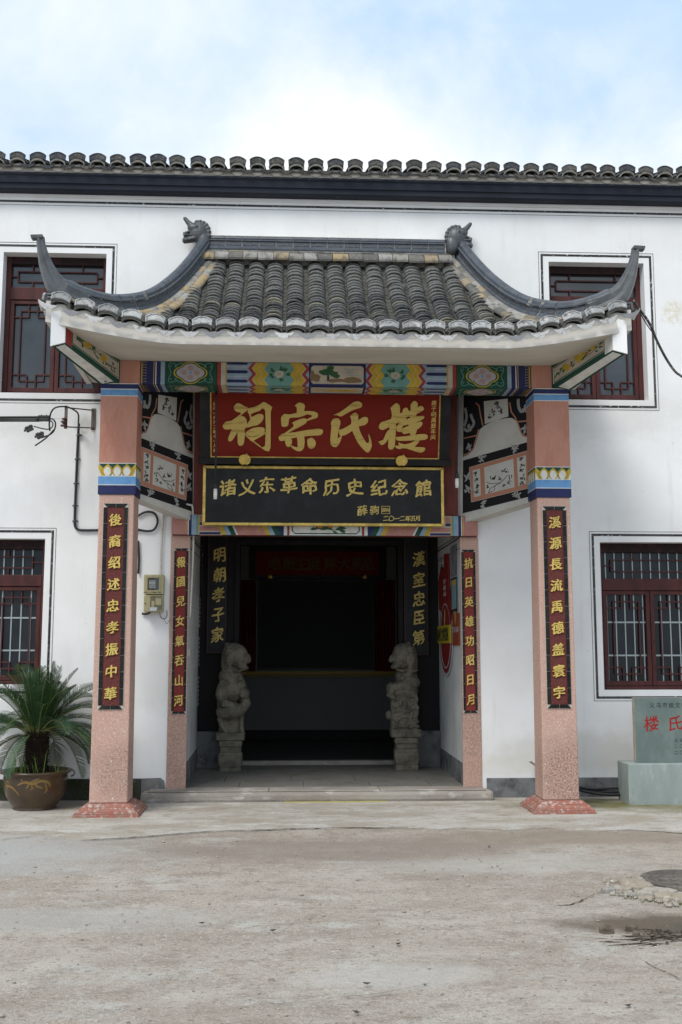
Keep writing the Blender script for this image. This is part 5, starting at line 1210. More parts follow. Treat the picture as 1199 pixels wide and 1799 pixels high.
for (a0, a1, b0, b1, h1) in ((rw0-fw_, rw0-.012, -.07, hgt+.03, .03), (rw1+.012, rw1+fw_, -.07, hgt+.03, .03), (rw0-fw_-.02, rw1+fw_+.02, -.078, -.012, .04), (rw0-fw_, rw1+fw_, hgt+.03, hgt+.06, .03)):
    slab(fr, a0, a1, b0, b1, -.04, h1).build('frame', blacklac, pq, bevel=.006)
for (a0, a1, b0, b1) in ((rw0-.012, rw0, 0, hgt), (rw1, rw1+.012, 0, hgt), (rw0-.012, rw1+.012, -.012, 0), (rw0-.012, rw1+.012, hgt, hgt+.014)):
    slab(fr, a0, a1, b0, b1, -.03, .012).build('gold_moulding', goldframe, pq)
def z1p(pts): return [fr.px(360+x*.2002, 690+y*.2002) for x, y in pts]
def z2p(pts): return [fr.px(570+x*.1918, 690+y*.1918) for x, y in pts]
BIG = [
 (z1p, [[(255,125),(275,98),(305,93),(345,115),(388,138),(345,176),(300,215),(255,250),(232,248),(322,182),(285,168),(262,150)],
  [(160,285),(185,255),(240,245),(300,215),(330,203),(365,230),(372,300),(330,320),(290,315),(240,318),(185,322),(162,305)],
  [(240,316),(302,315),(285,350),(255,400),(225,428),(205,410),(215,375)],
  [(290,313),(350,315),(345,440),(315,465),(290,440)],
  [(385,135),(430,125),(480,105),(515,80),(550,95),(595,130),(580,170),(578,480),(545,510),(510,492),(440,442),(372,390),(345,345),(400,398),(470,450),(530,465),(530,150),(480,160),(430,175),(400,190),(378,172)],
  [(410,215),(470,185),(515,195),(510,240),(470,280),(430,290),(395,300),(362,302),(385,260)], [(380,262),(400,230),(390,190),(402,188),(412,225),(395,275)],
  [(360,345),(420,310),(480,300),(525,310),(520,350),(450,375),(410,383),(375,370)], [(372,382),(440,385),(528,345),(528,362),(450,408),(410,425)]]),
 (z1p, [[(790,115),(825,85),(865,95),(880,120),(870,165),(875,200),(820,210),(808,180),(808,130)],
  [(670,215),(700,185),(745,190),(808,175),(875,160),(950,162),(990,180),(990,215),(950,230),(895,247),(888,235),(945,205),(900,188),(830,215),(770,217),(740,230),(735,280),(710,297),(675,290)],
  [(765,265),(800,245),(870,222),(895,235),(890,265),(830,300),(790,320),(730,352),(690,362),(780,295)],
  [(648,395),(680,360),(800,345),(900,325),(1010,315),(1040,335),(1020,370),(950,375),(850,385),(760,400),(700,420),(660,420)],
  [(705,418),(760,403),(765,440),(745,475),(715,465)], [(808,383),(872,378),(872,480),(835,513),(790,500),(755,470),(765,460),(815,478)], [(900,410),(940,393),(975,430),(965,475),(935,490),(905,470)]]),
 (z2p, [[(80,205),(140,180),(210,130),(270,85),(320,80),(348,105),(335,135),(270,155),(210,185),(155,217),(120,205)],
  [(60,280),(80,240),(130,235),(150,270),(135,330),(122,420),(160,385),(150,440),(110,497),(60,475),(58,380),(65,320)],
  [(135,340),(180,325),(240,290),(300,260),(350,225),(395,225),(400,265),(370,295),(300,310),(260,345),(190,388),(140,388)],
  [(235,215),(275,183),(310,200),(310,250),(320,330),(350,400),(390,460),(412,440),(402,375),(425,420),(435,490),(402,548),(360,520),(310,460),(275,390),(248,320),(248,250)]]),
 (z2p, [[(605,140),(655,95),(690,120),(690,200),(660,260),(655,340),(645,490),(610,520),(585,500),(590,400),(600,300),(620,200)],
  [(500,310),(520,270),(600,245),(690,190),(745,172),(700,250),(650,290),(600,310),(540,340),(505,330)], [(495,445),(540,430),(560,380),(600,330),(652,330),(600,400),(560,460),(520,478)],
  [(660,300),(700,310),(720,350),(690,358),(660,345)],
  [(790,110),(822,73),(855,95),(850,150),(840,250),(850,330),(830,385),(790,385),(770,330),(780,250),(790,180)], [(720,150),(750,135),(772,165),(745,250),(722,300),(700,330),(672,300),(700,240)],
  [(740,182),(830,145),(880,120),(910,135),(905,160),(850,190),(760,222)], [(700,262),(800,225),(905,210),(910,235),(850,265),(715,302)], [(700,332),(800,290),(880,262),(900,285),(860,330),(760,372),(720,372)],
  [(655,405),(760,395),(850,380),(930,378),(948,405),(920,430),(820,435),(700,440),(660,430)], [(680,452),(740,472),(830,440),(855,398),(882,420),(830,490),(760,510),(690,495)], [(650,482),(740,488),(830,495),(915,500),(920,525),(880,548),(800,525),(730,505),(690,515),(655,502)]])]
for f_, strokes in BIG:
    m_ = MB()
    for i, s_ in enumerate(strokes):
        pl = f_(s_); sm = smooth2(pl+[pl[0]], 2)[:-1]
        m_.prism([fr.p(a, b, .0005) for a, b in sm], fr.n*(.010+.0006*i))
    m_.build('gold_character', goldbig, pq)
y0, y1 = fr.px(380, 705)[1], fr.px(380, 795)[1]; xx_ = fr.px(378, 750)[0]
txt = '公元一九九二年十一月修'; lettering('small_left_inscription', fr, [(c, xx_, y0+(y1-y0)*(i+.5)/len(txt), .042) for i, c in enumerate(txt)], gold, pq, h=.004, bold=.02)
y0, y1 = fr.px(760, 703)[1], fr.px(760, 773)[1]; xx_ = fr.px(762, 740)[0]
txt = '建于明萬曆年间'; lettering('small_right_inscription', fr, [(c, xx_, y0+(y1-y0)*(i+.5)/len(txt), .055) for i, c in enumerate(txt)], gold, pq, h=.004, bold=.02)
for px_ in (431, 705):
    q = fr.px(px_, 806 if px_ < 500 else 808); m_ = MB(); s_ = 1 if px_ > 500 else 1
    pl = [(q[0]+a*.062, q[1]+b*.062) for a, b in ((-.95, .2), (-.75, .62), (-.3, .8), (.2, .85), (.32, 1.1), (.42, .8), (.85, .45), (1.0, -.05), (.82, -.55), (.35, -.9), (0, -.75), (-.4, -.92), (-.8, -.6), (-1, -.2))]
    m_.prism([fr.p(a, b, .045) for a, b in pl], fr.n*.03); m_.build('gold_peach_boss', goldframe, pq, bevel=.012)
# black plaque
bY = 10.66; q0, q1, q2 = P(357, 816, bY), P(780, 822, bY), P(570, 924, bY); bx0_, bx1_, bz0_, bz1_ = q0.x, q1.x, q2.z, (q0.z+q1.z)/2
bp_ = thing('black_museum_plaque', 'black signboard in gold frame with a row of ten gold characters above the doorway', 'signboard', ((bx0_+bx1_)/2, bY, bz0_))
f = .032
MB().box(bx0_+f, bx1_-f, bY+.012, bY+.05, bz0_+f, bz1_-f).build('board', blacklac, bp_)
for poly in ([(bx0_, bz0_), (bx1_, bz0_), (bx1_-f, bz0_+f), (bx0_+f, bz0_+f)], [(bx0_, bz1_), (bx0_+f, bz1_-f), (bx1_-f, bz1_-f), (bx1_, bz1_)], [(bx0_, bz0_), (bx0_+f, bz0_+f), (bx0_+f, bz1_-f), (bx0_, bz1_)], [(bx1_, bz0_), (bx1_, bz1_), (bx1_-f, bz1_-f), (bx1_-f, bz0_+f)]):
    MB().prism([(a, bY+.05, b) for a, b in poly], (0, -.055, 0)).build('gold_frame', goldframe, bp_, bevel=.006)
fk = Frame(((bx0_+bx1_)/2, bY+.0118, bz0_), (1, 0, 0), (0, 0, 1))
for c, (px_, py_) in zip('诸义东革命历史纪念館', ((401, 857), (435, 856), (469, 852), (508, 852), (544, 854), (583, 856), (624, 856), (666, 857), (703, 856), (744, 858))):
    a, b = fk.px(px_, py_); m_ = MB(); char(m_, fk, c, a, b, .178, h=.008, bold=.028, brush=1.1); m_.build('gold_character', gold, bp_, fix=False)
it = []
for c, (px_, py_), s_ in (('薛', (637, 897), .11), ('驹', (658, 896), .1)): a, b = fk.px(px_, py_); it.append((c, a, b, s_))
for c, px_ in zip('二〇一二年五月', (678, 688, 698, 707, 717, 726, 734)): a, b = fk.px(px_, 911); it.append((c, a, b, .062))
lettering('signature_and_date', fk, it, gold, bp_, h=.005, bold=.018)
a, b = fk.px(678, 896); lettering('seal_text', fk, [('薛', a-.018, b, .045), ('驹', a+.018, b, .045)], gold, bp_, h=.003, bold=.01, brush=0)
sb_ = MB()
for i, pl in enumerate(loopr([(a-.042, b-.038), (a+.042, b-.038), (a+.042, b+.038), (a-.042, b+.038), (a-.042, b-.038)], .004)): sb_.prism([fk.p(*p_) for p_ in pl], fk.n*(.003+.0001*i))
sb_.build('seal_border', gold, bp_)

# couplet boards inside
def couplet(px0, px1, py1, chars, centers, label):
    y = DY-.06; a, b = P(px0, 1050, y).x, P(px1, 1050, y).x; z0_ = P(px0, py1, y).z; z1_ = CZ-.03
    t_ = thing('couplet_board', label, 'couplet board', ((a+b)/2, y, z0_), 'black couplet boards beside the inner door')
    MB().box(a, b, y, DY-.002, z0_, z1_).build('board', blacklac, t_, bevel=.004)
    bl2 = MB()
    for i, pl in enumerate(loopr([(a+.012, z0_+.012), (b-.012, z0_+.012), (b-.012, z1_-.012), (a+.012, z1_-.012), (a+.012, z0_+.012)], .004)): bl2.prism([(p_[0], y-.0005, p_[1]) for p_ in pl], (0, -.001-.0001*i, 0))
    bl2.build('border_line', maroon, t_)
    f_ = Frame(((a+b)/2, y-.0005, 0), (1, 0, 0), (0, 0, 1))
    for c, (cx_, cy_) in zip(chars, centers): u, v = f_.px(cx_, cy_); m_ = MB(); char(m_, f_, c, u, v, .185, h=.006, bold=.026, brush=1.3, sx=.84); m_.build('gold_character', gold, t_, fix=False)
couplet(364, 399, 1148, '明朝孝子家', ((386.5, 975), (386, 1010), (384, 1045), (384, 1080), (383, 1115)), 'left black couplet board, gold characters ending above the left lion')
couplet(710, 753, 1152, '漢室忠臣第', ((736, 982), (736, 1018), (737, 1052), (737, 1085), (736, 1120)), 'right black couplet board, gold characters ending above the right lion')
# inner hall furnishing
y = HY-.08
t_ = thing('inner_hall_plaque', 'dim red signboard high on the far wall of the dark hall', 'signboard', (P(558, 1017, y).x, y, P(558, 1017, y).z))
def pbox(n_, m_, par, x0, x1, y0_, y1_, ya, yb, bevel=0): a, b = P(x0, y1_, ya), P(x1, y0_, ya); return box(n_, m_, par, a.x, b.x, ya, yb, a.z, b.z, bevel)
pbox('frame', blacklac, t_, 439, 678, 961, 1017, y, HY-.002, .01); pbox('board', redboard, t_, 449, 666, 969, 1010, y-.01, y-.001)
fh = Frame(tuple(P(558, 990, y-.0105)), (1, 0, 0), (0, 0, 1)); lettering('gold_characters', fh, [(c, fh.px(px_, 989)[0], 0, .22) for c, px_ in zip('地聖生誕隊大勇堅', (482, 508, 530, 552, 581, 605, 628, 646))], dimgold, t_, h=.006)
for px_ in (475, 642): q = P(px_, 1013, y-.02); MB().ell(q, (.05, .02, .045)).build('boss', goldframe, t_, smooth=True)
t_ = thing('projection_screen', 'large dark projection screen on the far wall of the hall', 'screen', (P(555, 1174, y).x, y, P(555, 1174, y).z))
pbox('border', blacklac, t_, 452, 658, 1019, 1177, HY-.03, HY-.002); pbox('screen_fabric', screenm, t_, 456, 654, 1022, 1173, HY-.035, HY-.0305)
for (x0, x1, lb) in ((418, 451, 'narrow dark red curtain left of the screen'), (659, 694, 'narrow dark red curtain right of the screen')):
    a, b = P(x0, 1180, HY-.04), P(x1, 1019, HY-.04); m_ = MB(); n = 24; vs = []
    for i in range(n+1):
        x = a.x+(b.x-a.x)*i/n; yy = HY-.04+.018*math.sin(i*1.6); vs += [(x, yy, a.z), (x, yy, b.z), (x, yy+.015, b.z), (x, yy+.015, a.z)]
    m_.add(vs, [f_ for i in range(n) for f_ in ((4*i, 4*i+4, 4*i+5, 4*i+1), (4*i+3, 4*i+2, 4*i+6, 4*i+7), (4*i+1, 4*i+5, 4*i+6, 4*i+2), (4*i, 4*i+3, 4*i+7, 4*i+4))])
    tag(m_.build('curtain', darkred, fix=False), lb, 'curtain', 'curtains beside the screen')
a, b = P(415, 1189, HY-.05), P(700, 1179, HY-.05); m_ = MB(); m_.box(a.x, b.x, HY-.05, HY-.002, a.z+.03, b.z); m_.box(a.x, b.x, HY-.07, HY-.002, a.z, a.z+.022)
tag(m_.build('gilt_rail', mat('dull_gilt', (.3, .21, .05), .55), bevel=.004), 'long gilt rail beneath the screen across the hall wall', 'rail')

# ================================================================== LIONS
def sculpt(mb_, name, m_, par, vox):
    o = mb_.build(name, m_, par, fix=False); r_ = o.modifiers.new('remesh', 'REMESH'); r_.mode = 'VOXEL'; r_.voxel_size = vox; r_.use_smooth_shade = True
    s_ = o.modifiers.new('soften', 'SMOOTH'); s_.iterations = 1; s_.factor = .4
    return o
def lion(side):
    K = 1/7.5/149*1.0; gx_ = G(405, 1354, FZ).x if side < 0 else G(717, 1353, FZ).x
    oz_ = FZ; cy = 12.42; X0 = 270 if side < 0 else 368
    def X(zx): return gx_+(zx-X0)*K
    def Z(zy): return oz_+(1755-zy)*K
    lab = 'left stone guardian lion looking right, holding a carved ball on a pedestal' if side < 0 else 'right stone guardian lion looking left above swirling carved cloud relief'
    t_ = thing('stone_lion', lab, 'statue', (gx_, cy, FZ), 'pair of stone lions at the inner door')
    b = MB()
    def e(zx, zy, rx, rz, ry=None, dy=0, rot=0): b.ell((X(zx), cy+dy, Z(zy)), (rx*K, (ry or rx)*K, rz*K), 14, 10, Matrix.Rotation(math.radians(rot), 3, 'Y'))
    def cap(pts, r, dy=0, n=10):
        P_ = [Vector((X(p_[0]), cy+dy+(p_[2]*K if len(p_) > 2 else 0), Z(p_[1]))) for p_ in pts]; rs_ = r if isinstance(r, list) else [r]*len(pts)
        P_ = [Vector(q) for q in smooth2([tuple(q) for q in P_], 4)]; R_ = [x_[0] for x_ in smooth2([(q,) for q in rs_], 4)]
        b.tube(P_, [q*K for q in R_], n)
        for q, rr_ in ((P_[0], R_[0]), (P_[-1], R_[-1])): b.ell(q, (rr_*K,)*3, 10, 8)
    D = 150*K
    if side < 0:
        e(320, 300, 165, 165, 150); e(290, 210, 120, 85, 120); e(440, 310, 80, 62, 95, -20*K, 20); e(470, 350, 55, 45, 80, -20*K); e(400, 440, 95, 42, 95, -10*K, 12); e(350, 400, 120, 60, 120)
        e(210, 160, 34, 42, 40); e(190, 380, 62, 210, 110, 20*K); e(260, 330, 55, 75, 30, -130*K); e(330, 330, 20, 60, 20, -140*K); e(400, 230, 26, 20, 40, -90*K); e(478, 290, 24, 24, 50, -50*K)
        e(260, 560, 160, 130, 140); e(385, 590, 36, 38, 36, -110*K); e(280, 700, 185, 190, 150); e(190, 900, 110, 260, 120, 40*K)
        cap([(170, 660, -60), (130, 790, -90), (200, 890, -120), (270, 920, -130)], [65, 62, 55, 48]); 
        for k in range(4): e(170+k*30, 925, 15, 20, 20, -165*K)
        e(430, 770, 82, 78, 90, -70*K); e(455, 870, 62, 60, 70, -80*K); 
        for k in range(5): e(400+k*22, 800+(k % 2)*22, 16, 13, 18, -150*K)
        cap([(160, 1010, -60), (280, 1020, -110), (400, 975, -110), (480, 905, -90)], [85, 90, 78, 50]); e(290, 1000, 150, 120, 120)
        cap([(130, 1100, -70), (165, 1190, -80), (210, 1250, -100)], [38, 34, 30]); cap([(410, 1050, -60), (405, 1180, -70), (420, 1255, -90)], [34, 30, 30])
        b.box(X(120), X(430), cy-60*K, cy+D*.8, Z(1275), Z(1060))
    else:
        e(330, 310, 160, 165, 150); e(330, 210, 130, 80, 120); e(220, 320, 85, 62, 95, -20*K, -15); e(165, 350, 42, 38, 70, -20*K); e(240, 430, 85, 42, 95, -10*K, -8); e(300, 400, 120, 60, 120)
        e(395, 150, 38, 36, 40); e(450, 370, 68, 210, 110, 20*K); e(410, 340, 50, 70, 30, -130*K); e(330, 330, 18, 60, 20, -140*K); e(260, 220, 26, 20, 40, -90*K)
        e(360, 570, 150, 110, 130); e(300, 580, 36, 38, 36, -120*K); cap([(470, 640, -50), (400, 690, -100), (300, 680, -120), (200, 700, -110)], [70, 65, 58, 52]); e(330, 740, 190, 140, 150)
        e(160, 720, 72, 82, 90, -60*K); e(140, 800, 50, 34, 60, -90*K); e(180, 830, 60, 30, 60, -90*K, 20)
        b.box(X(155), X(500), cy-85*K, cy+D*.8, Z(1240), Z(780)); e(130, 1060, 45, 60, 50)
        for pts in ([(200, 990), (260, 1000), (330, 960), (340, 890), (290, 870), (270, 930)], [(330, 1010), (400, 1000), (440, 950), (490, 990), (480, 1060), (430, 1070), (420, 1030)], [(180, 870), (260, 840), (360, 830), (440, 810), (490, 850), (470, 900), (500, 960)],
                    [(190, 1100), (230, 1130), (210, 1070), (180, 1060)], [(260, 1100), (320, 1070), (390, 1080), (400, 1120), (340, 1140), (320, 1170)], [(200, 1210), (270, 1190), (350, 1200), (390, 1150), (450, 1160), (500, 1140)], [(250, 800), (330, 780), (430, 770), (480, 810)],
                    [(180, 930), (200, 980), (170, 1020)], [(400, 1210), (450, 1190), (505, 1200)], [(220, 1050), (280, 1050), (300, 1020)]):
            cap([(p_[0], p_[1], -92) for p_ in pts], 20, 0, 8)
    rr = random.Random(5 if side < 0 else 6); bs = 1 if side < 0 else -1; hx = 320 if side < 0 else 340
    for r_ in range(9):       # rows of mane curls down the back of the head and neck
        for c_ in range(5):
            a_ = math.radians(200-c_*26+(r_ % 2)*12); zc = 190+r_*44; e(hx-bs*(105+18*math.sin(r_*.6))+bs*c_*16-bs*8, zc, 20, 21, 20, (-95-c_*16+abs(c_-1)*6)*K if c_ < 4 else -120*K); 
    for k in range(12): e(hx-bs*150+bs*k*24, 480+10*math.sin(k), 15, 15, 18, -(105+40*math.sin(k/11*math.pi))*K)      # collar of beads
    for k in range(3): cap([(hx+bs*(40+k*26), 180+k*8, -100), (hx+bs*(60+k*26), 215+k*8, -118), (hx+bs*(50+k*26), 250+k*6, -110)], 9, 0, 6)
    sculpt(b, 'lion_figure', lionstone, t_, .006)
    x0, x1 = (90, 450) if side < 0 else (150, 545)
    MB().box(X(x0), X(x1), cy-130*K, cy+150*K, Z(1365 if side < 0 else 1335), Z(1270 if side < 0 else 1235)).build('plinth_slab', lionstone, t_, bevel=.012)
    x0, x1 = (125, 418) if side < 0 else (200, 505)
    zt = 1365 if side < 0 else 1335
    MB().box(X(x0), X(x1), cy-110*K, cy+140*K, Z(zt+85), Z(zt)).build('pedestal_cornice', lionstone, t_, bevel=.014)
    MB().box(X(x0+15), X(x1-12), cy-95*K, cy+130*K, Z(zt+150), Z(zt+85)).build('pedestal_neck', lionstone, t_, bevel=.01)
    m_ = MB(); zz = [zt+150, zt+190, zt+280, zt+345]; ins = [8, -4, -2, 12]
    for i in range(3):
        a, c = ins[i], ins[i+1]; y0_, y1_ = zz[i], zz[i+1]
        m_.hexa([(X(x0+c), cy-(108-c)*K, Z(y1_)), (X(x1-c), cy-(108-c)*K, Z(y1_)), (X(x1-c), cy+135*K, Z(y1_)), (X(x0+c), cy+135*K, Z(y1_))], [(X(x0+a), cy-(108-a)*K, Z(y0_)), (X(x1-a), cy-(108-a)*K, Z(y0_)), (X(x1-a), cy+135*K, Z(y0_)), (X(x0+a), cy+135*K, Z(y0_))])
    m_.build('pedestal_body', lionstone, t_, bevel=.006)
    m_ = MB(); mx_ = (x0+x1)/2
    for s_ in (-1, 1): m_.tube([Vector((X(mx_+s_*q[0]), cy-112*K, Z(zt+q[1]))) for q in smooth2([(5, 300), (30, 290), (55, 270), (50, 240), (35, 250)], 3)], 6*K, 6)
    m_.build('pedestal_carving', lionstone, t_, smooth=True)
    MB().box(X(x0+8), X(x1-8), cy-112*K, cy+138*K, Z(1755), Z(zt+345)).build('pedestal_foot', lionstone, t_, bevel=.008)
lion(-1); lion(1)

# ================================================================== POT AND SAGO PALM
pc = G(62, 1431); pc = Vector((pc.x-.0, 10.33, 0)); S_ = 10.1/FPX
pc.x = P(62, 1400, 10.33).x
zr = P(62, 1359, 10.33-.3).z
pot = thing('glazed_flower_pot', 'large brown glazed pot with ochre dragon motif left of the front pillar', 'flower pot', tuple(pc))
k_ = zr/.385
prof = [(.17, .0), (.19, .004), (.2, .02), (.185, .03), (.215, .06), (.26, .14), (.285, .23), (.29, .31), (.285, .345), (.315, .362), (.33, .372), (.33, .385), (.31, .39), (.28, .38), (.27, .35), (.2, .345), (.05, .345)]
prof = [(r_*1.02, z_*k_) for r_, z_ in prof]
MB().lathe(prof[:-2]+[(.01, prof[-3][1])], pc, 48).build('pot_body', potm, pot, smooth=True)
def potp(ang, z_, off=.0015):
    for i in range(len(prof)-1):
        if prof[i][1] <= z_ <= prof[i+1][1]: t_ = (z_-prof[i][1])/(prof[i+1][1]-prof[i][1]); r_ = prof[i][0]+(prof[i+1][0]-prof[i][0])*t_; break
    r_ += off; return Vector((pc.x+r_*math.sin(ang), pc.y-r_*math.cos(ang), z_))
mo = MB()
def pstroke(pts, w_):
    pts = smooth2(pts, 4); n = len(pts); ws = [w_*(.3+.7*math.sin(math.pi*(i+.5)/n)) for i in range(n)]; r_ = ribbon(pts, ws)
    mo.add([potp(a/.29, z_*k_) for a, z_ in r_], [(i, i+1, 2*n-2-i, 2*n-1-i) for i in range(n-1)])
for pts, w_ in (([(-.1, .27), (-.03, .3), (.04, .285), (.11, .31), (.18, .29), (.2, .25)], .028), ([(.02, .3), (.06, .32), (.1, .335)], .016), ([(.0, .29), (.0, .26), (-.02, .24)], .012), ([(.06, .29), (.08, .26), (.13, .24)], .014), ([(.15, .29), (.17, .22), (.15, .19)], .014),
               ([(-.27, .3), (-.25, .26), (-.17, .25), (-.12, .21), (-.09, .17)], .018), ([(-.26, .28), (-.23, .3), (-.2, .29)], .012), ([(-.22, .25), (-.24, .22)], .01), ([(-.05, .31), (-.07, .33)], .01), ([(.03, .27), (.04, .24), (.02, .23)], .01)): pstroke(pts, w_)
mo.build('dragon_motif', potyel, pot, fix=False)
MB().tube([pc+Vector((.33+.03*math.sin(a), 0, zr-.0-.03+.03*math.cos(a))) for a in [i*math.pi/6 for i in range(7)]], .008, 6).build('rim_ring', iron, pot, smooth=True)
MB().ell((pc.x, pc.y, zr-.05), (.28, .28, .035), 24, 8).build('soil', soil, pot, smooth=True)
gb = MB(); rr = random.Random(8)
for _ in range(40):
    a = rr.uniform(0, 6.28); r_ = rr.uniform(.03, .26); x = pc.x+r_*math.cos(a); yy = pc.y+r_*math.sin(a); h_ = rr.uniform(.04, .16) if rr.random() < .8 else rr.uniform(.15, .26); d = rr.uniform(-.06, .06); w_ = .004
    gb.add([(x-w_, yy, zr-.03), (x+w_, yy, zr-.03), (x+d*.6+w_*.6, yy-.01, zr+h_*.7), (x+d*.6-w_*.6, yy-.01, zr+h_*.7), (x+d*1.4, yy-.02, zr+h_)], [(0, 1, 2, 3), (3, 2, 4)])
tag(gb.build('pot_grass', grassm, fix=False), 'thin green grass growing in the glazed pot', 'grass', kind='stuff')
palm = thing('sago_palm', 'potted sago palm with stout dark trunk and arching feathery fronds', 'palm', (pc.x, pc.y, zr-.05))
tb = MB(); th0 = P(66, 1290, 10.3).z; H_ = th0-zr+.05
tb.lathe([(.092, 0), (.095, H_*.3), (.085, H_*.7), (.09, H_*.9), (.06, H_*1.02), (.01, H_*1.05)], (pc.x, pc.y, zr-.05), 20)
for k in range(420):
    a = k*2.399; z_ = zr-.03+H_*(k/420)*.98; r_ = .083; l_ = rr.uniform(.025, .05); ca, sa = math.cos(a), math.sin(a); base = Vector((pc.x+r_*ca, pc.y+r_*sa, z_)); tip = base+Vector((ca*l_, sa*l_, l_*.5)); s_ = Vector((-sa, ca, 0))*.016
    tb.add([base-s_, base+s_, base+Vector((0, 0, .02)), tip], [(0, 1, 3), (1, 2, 3), (2, 0, 3)])
tb.build('trunk', trunkm, palm, fix=False)
rr = random.Random(12)
topc = Vector((pc.x, pc.y, th0))
def frond(az, el, ln, droop, mt, name='frond'):
    m_ = MB(); d = Vector((math.cos(az)*math.cos(el), math.sin(az)*math.cos(el), math.sin(el))); p_ = topc+Vector((math.cos(az)*.06, math.sin(az)*.06, rr.uniform(-.03, .06))); n = 34; pts = [p_.copy()]
    for i in range(n):
        d = (d+Vector((0, 0, -droop/n*(1+i/n)))).normalized(); p_ = p_+d*ln/n
        if p_.y > 10.82: p_.y = 10.82-(p_.y-10.82)*.3
        pts.append(p_.copy())
    tw = rr.uniform(-.5, .5)
    for i in range(4, n):
        t_ = (pts[min(i+1, n)]-pts[i-1]).normalized(); s_ = t_.cross(Vector((0, 0, 1))); s_ = s_.normalized() if s_.length > .15 else Vector((-math.sin(az), math.cos(az), 0)); u = s_.cross(t_).normalized()
        f_ = i/n; L2 = ln*.24*(math.sin(math.pi*min(1, max(0, (f_*.93+.06))))**.55)
        for q in (0, .5):
            b_ = pts[i].lerp(pts[min(i+1, n)], q)
            for sg in (-1, 1):
                if rr.random() < .04: continue
                v_ = (s_*sg*math.cos(tw*.3*sg+.35)+u*.38+t_*.75).normalized(); w_ = t_*.0029; l_ = L2*rr.uniform(.9, 1.08); mid = b_+v_*l_*.55+u*.004; tip = b_+v_*l_-Vector((0, 0, .12*l_))
                m_.add([b_-w_, b_+w_, mid+w_*1.1, mid-w_*1.1, tip], [(0, 1, 2, 3), (3, 2, 4)])
    fo = m_.build(name, mt, palm, fix=False)
    MB().tube(pts[::2], [.006*(1-i/(n/2+1))+.0015 for i in range(len(pts[::2]))], 5).build('stem', stemm, fo, smooth=True)
specs = []
for k in range(54):
    az = k*2.399+rr.uniform(-.2, .2); ring_ = k/54
    if ring_ > .62 and math.sin(az) < -.55: continue
    el = math.radians(84-ring_*74+rr.uniform(-6, 6)); ln = rr.uniform(.68, .86) if ring_ > .25 else rr.uniform(.54, .7)
    specs.append((az, el, ln, .5+ring_*.85+rr.uniform(-.15, .2)))
for az_, el_, l_, d_ in ((-2.1, -20, .5, 1.3), (.1, 5, .72, 1.4), (3.3, 0, .7, 1.5), (-.35, 0, .66, 1.5), (2.7, -5, .6, 1.5)): specs.append((az_, math.radians(el_), l_, d_))
for s_ in specs: frond(*s_, rr.choice((frondm, frondm, frond_blue)))

# ================================================================== STONE TABLET ON PLINTH
sb = G(1105, 1416); sy = 10.27; zt = P(1105, 1342, sy).z; sx = P(1105, 1380, sy).x
tag(MB().box(sx, sx+1.9, sy, sy+.34, .0, zt).build('tablet_plinth', stele_b, bevel=.008), 'grey green stone block carrying the inscribed tablet, beside the right wall', 'plinth')
ty = sy+.1; tx0 = P(1119, 1335, ty).x; tz1 = P(1115, 1226, ty).z; TW = 1.72
st = thing('inscribed_stone_tablet', 'polished green stone tablet with red characters standing on its plinth', 'stone tablet', (tx0+TW/2, ty, zt))
MB().box(tx0, tx0+TW, ty, ty+.012, zt+.001, tz1).build('polished_face', stele_m, st, bevel=.003); MB().box(tx0, tx0+TW, ty+.0125, ty+.09, zt+.001, tz1).build('rough_back', stele_side, st, bevel=.004)
ft = Frame((tx0, ty-.0002, 0), (1, 0, 0), (0, 0, 1))
dx = ft.px(1166, 1239)[0]-ft.px(1146, 1239)[0]
a0, b0 = ft.px(1146, 1239); a1 = ft.px(1191, 1239)[0]; st_ = (a1-a0)/4
lettering('black_heading', ft, [(c, a0+st_*i, b0, .056) for i, c in enumerate('义乌市级文物保护单位')], blackink, st, h=.001, bold=.004, brush=.3)
a0, b0 = ft.px(1145, 1271); a1 = ft.px(1183, 1271)[0]
for i, c in enumerate('楼氏宗祠'): m_ = MB(); char(m_, ft, c, a0+(a1-a0)*i*1.12, b0, .155, h=.0012, bold=.012, brush=1); m_.build('red_character', redink, st, fix=False)
it = []
for row, (py_, tx_) in enumerate(((1301, '义乌市人民政府'), (1311, '二〇一一年公布'), (1322, '二〇一二年立'))):
    a, b = ft.px(1188, py_); it += [(c, a+i*.055, b, .04) for i, c in enumerate(tx_)]
lettering('small_inscription', ft, it, blackink, st, h=.001, bold=.002, brush=.2)

# ================================================================== METER, CABLES, BRACKET
yM = 10.72
mt_ = thing('electric_meter_box', 'beige electricity meter box on the white wall left of the doorway', 'meter box', tuple(P(270, 1075, WY)))
def pb(n_, m_, par, x0, x1, y0_, y1_, ya, yb, bevel=0): return pbox(n_, m_, par, x0, x1, y0_, y1_, ya, yb, bevel)
pb('upper_housing', beige, mt_, 252.5, 288, 1009.5, 1044, yM, WY-.001, .008); pb('lower_housing', beige, mt_, 252.5, 286.5, 1045.5, 1075, yM+.006, WY-.001, .006)
a, b = P(258, 1039, yM), P(281.5, 1014, yM); fm = Frame((0, yM-.0004, 0), (1, 0, 0), (0, 0, 1))
bz = MB()
for i, pl in enumerate(loopr([(a.x, a.z), (b.x, a.z), (b.x, b.z), (a.x, b.z), (a.x, a.z)], .009)): bz.prism([fm.p(*q) for q in pl], fm.n*(.008+.0002*i))
bz.build('window_bezel', beige, mt_)
a, b = P(260.5, 1036, yM), P(279.5, 1016, yM); dl = box('meter_window', glass, mt_, a.x, b.x, yM-.004, yM-.0005, a.z, b.z)
